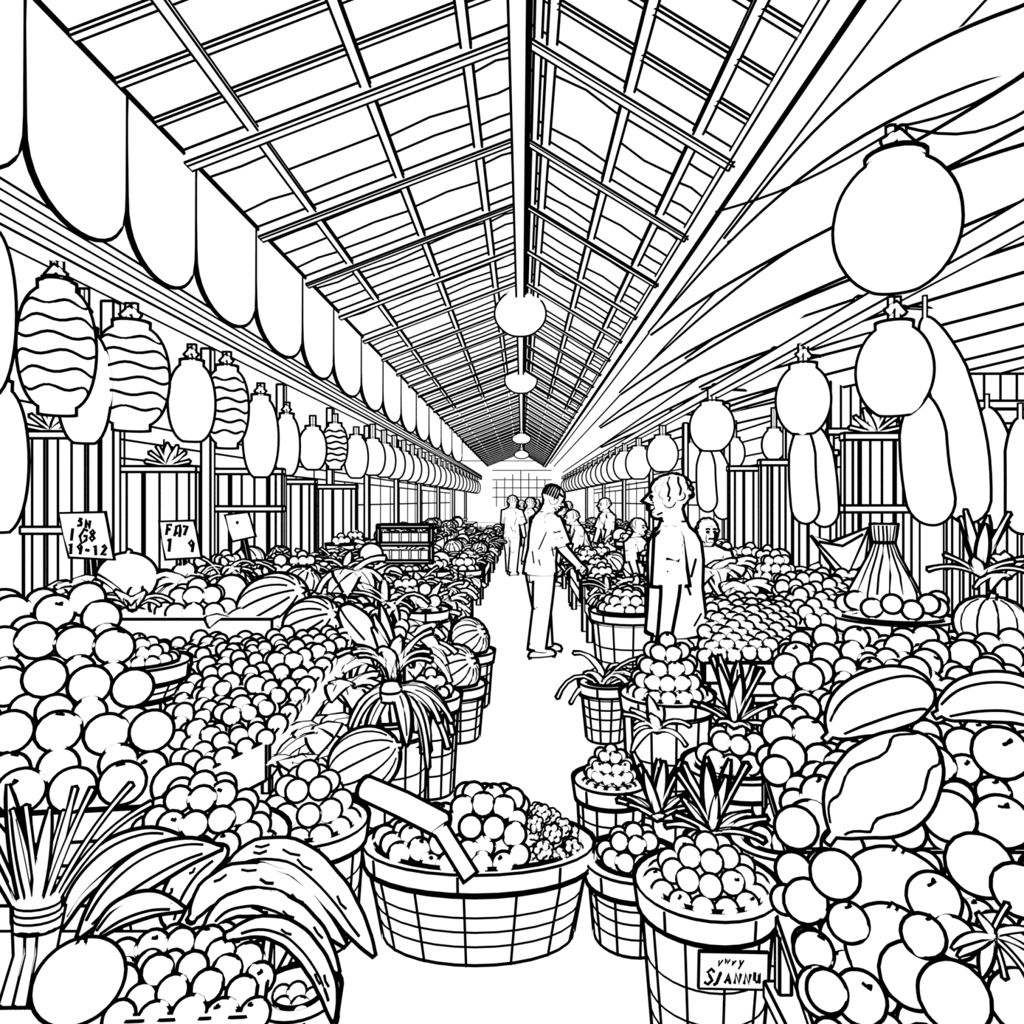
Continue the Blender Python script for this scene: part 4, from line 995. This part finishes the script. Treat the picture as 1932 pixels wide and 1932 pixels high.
# =================== STALL CLUTTER ===================
rr = random.Random(21)
kinds = ['bushy','grass','bushy','round','spiky']
def clutter(side, X0, X1, d0, d1, gap0, tagname):
    d = d0; nb = 0
    while d < d1:
        ph = (d-gap0) % 2.6
        if d > gap0 and ph > 1.92: d += .2; continue
        st = .38+.03*(d-4); x = X0
        while x < X1:
            X = side*(x+rr.uniform(-.06,.06)); z = .72 if x < 1.46 else .92; y = d+rr.uniform(-.1,.1)
            q = rr.random()
            if not isfree(Vector((X,y,z+.12)), .1, .9): x += .25; continue
            if q < (.30 if d < 7.5 else .24) and d < 12 and nb < 50:
                R = rr.uniform(.15,.2); fr = rr.uniform(.034,.045)
                filled('slatted basket of small fruit, %s amid the %s stall greens' % (ORD[nb], tagname), X, y, z, R, R*.8, .1, d, fr, rr.uniform(.1,.16), 'small round fruit in the baskets amid the %s stall greens' % tagname, 'small fruit far along the %s stall' % tagname, n=10, stem=0, slats=8, back=.2, nm='small_round_fruit', bands=(.5,), k=.8); nb += 1
            elif q < (.36 if d < 7.5 else .30):
                R = rr.uniform(.11,.15); pumpkin(X, y, z+R*.85, R, d, 'ribbed pumpkin lying among the %s stall greens' % tagname, group='pumpkins along the %s stall' % tagname, lobes=10, tilt=(rr.uniform(-.2,.9), rr.uniform(-.6,.6)))
            elif q < (.4 if d < 7.5 else .35):
                R = rr.choice((.1,.12)); fruit('melon', (X,y,z+R), R, round(d), 'smooth melon lying among the %s stall greens' % tagname, 'melon', 'melons along the %s stall' % tagname, n=16, stem=0)
            else:
                tuft(rr.choice(kinds), (X,y,z+.03), rr.choice((.25,.3,.35)), d, 'bunch of leafy greens heaped along the %s stall' % tagname, 'leafy bunches along the %s stall' % tagname, seed=rr.randint(0,3), prune=True)
            x += .25+.018*(d-4)
        d += st
clutter(-1, .72, 2.7, 5.0, 22, 4.45, 'left')
clutter(1, .82, 2.85, 6.75, 22, 6.6, 'right')
for i in range(18):
    d = 4.7+i*.9
    tuft(rr.choice(kinds), (-.62+rr.uniform(-.05,.02), d, .72), .3, d, 'leafy bunch drooping over the left aisle edge', 'leaf bunches over the left aisle edge', seed=i%4, prune=True)
    if i > 2: tuft(rr.choice(kinds), (.74+rr.uniform(0,.1), d+.6, .74), .25, d, 'leafy bunch drooping over the right aisle edge', 'leaf bunches over the right aisle edge', seed=i%4, prune=True)
c = Vector((W(785,1040,8.6).x-.1,8.55,.92)); r = empty('crate_rack', c, 'open rack of small boxes standing above the left stall greens', 'rack')
for z in (0,.2,.4):
    m = MB(); m.box((c.x,c.y,c.z+z+.02),(.62,.3,.035)); m.build('shelf', r)
for x in (-.3,.3): m = MB(); m.box((c.x+x,c.y-.13,c.z+.22),(.035,.035,.44)); m.build('upright', r)
for j in range(10):
    z = .0375+(.2 if j > 4 else 0); x = -.22+(j%5)*.11
    m = MB(); m.box((c.x+x,c.y-.05,c.z+z+.055),(.085,.15,.11), e=.012); tag(m.build('small_box', org=(c.x+x,c.y-.05,c.z+z)), 'small white box in the rows on the rack shelves', 'box', 'boxes on the rack')

# =================== drop repeats that nothing shows from here or a step aside ===================
bpy.context.view_layer.update()
dg = bpy.context.evaluated_depsgraph_get(); sc = bpy.context.scene
def sees(o, cams):
    c = Vector(o.location); R = o['_r']
    if c.x > (1970-CX)/F*c.y+R or c.x < (-40-CX)/F*c.y-R or (CH-c.z)/c.y*F+CY > 1990+R/c.y*F: return False
    for cm in cams:
        v = (c-cm).normalized(); s_ = v.cross(Vector((0,0,1))).normalized(); u = s_.cross(v)
        for a, b in ((0,0),(.6,0),(-.6,0),(0,.6),(0,.85),(.55,.55),(-.55,.55),(0,-.5),(.8,.2),(-.8,.2)):
            dr = (c+s_*a*R+u*b*R-cm).normalized()
            ok, loc, nn, idx, ob, mt = sc.ray_cast(dg, cm, dr)
            if ok and (ob.name == o.name or (ob.parent and ob.parent.name == o.name)): return True
    return False
cams = [Vector((0,0,CH)), Vector((.3,0,CH)), Vector((-.3,0,CH)), Vector((0,0,CH+.25))]
dead = [o for o in PRUNE if not sees(o, cams)]
tot = len(PRUNE); nd = len(dead)
for o in PRUNE: del o['_r']
for o in dead:
    for ch in list(o.children): bpy.data.objects.remove(ch)
    bpy.data.objects.remove(o)
print('pruned', nd, 'of', tot)

# =================== CAMERA ===================
cam = bpy.data.cameras.new('camera'); co = bpy.data.objects.new('camera', cam); C.objects.link(co)
co.location = (0,0,CH); co.rotation_euler = (PI/2,0,0)
cam.sensor_width = 36; cam.lens = 36*F/1932; cam.shift_x = -(CX-966)/1932; cam.shift_y = -(966-CY)/1932
cam.clip_start = .05; cam.clip_end = 200
bpy.context.scene.camera = co
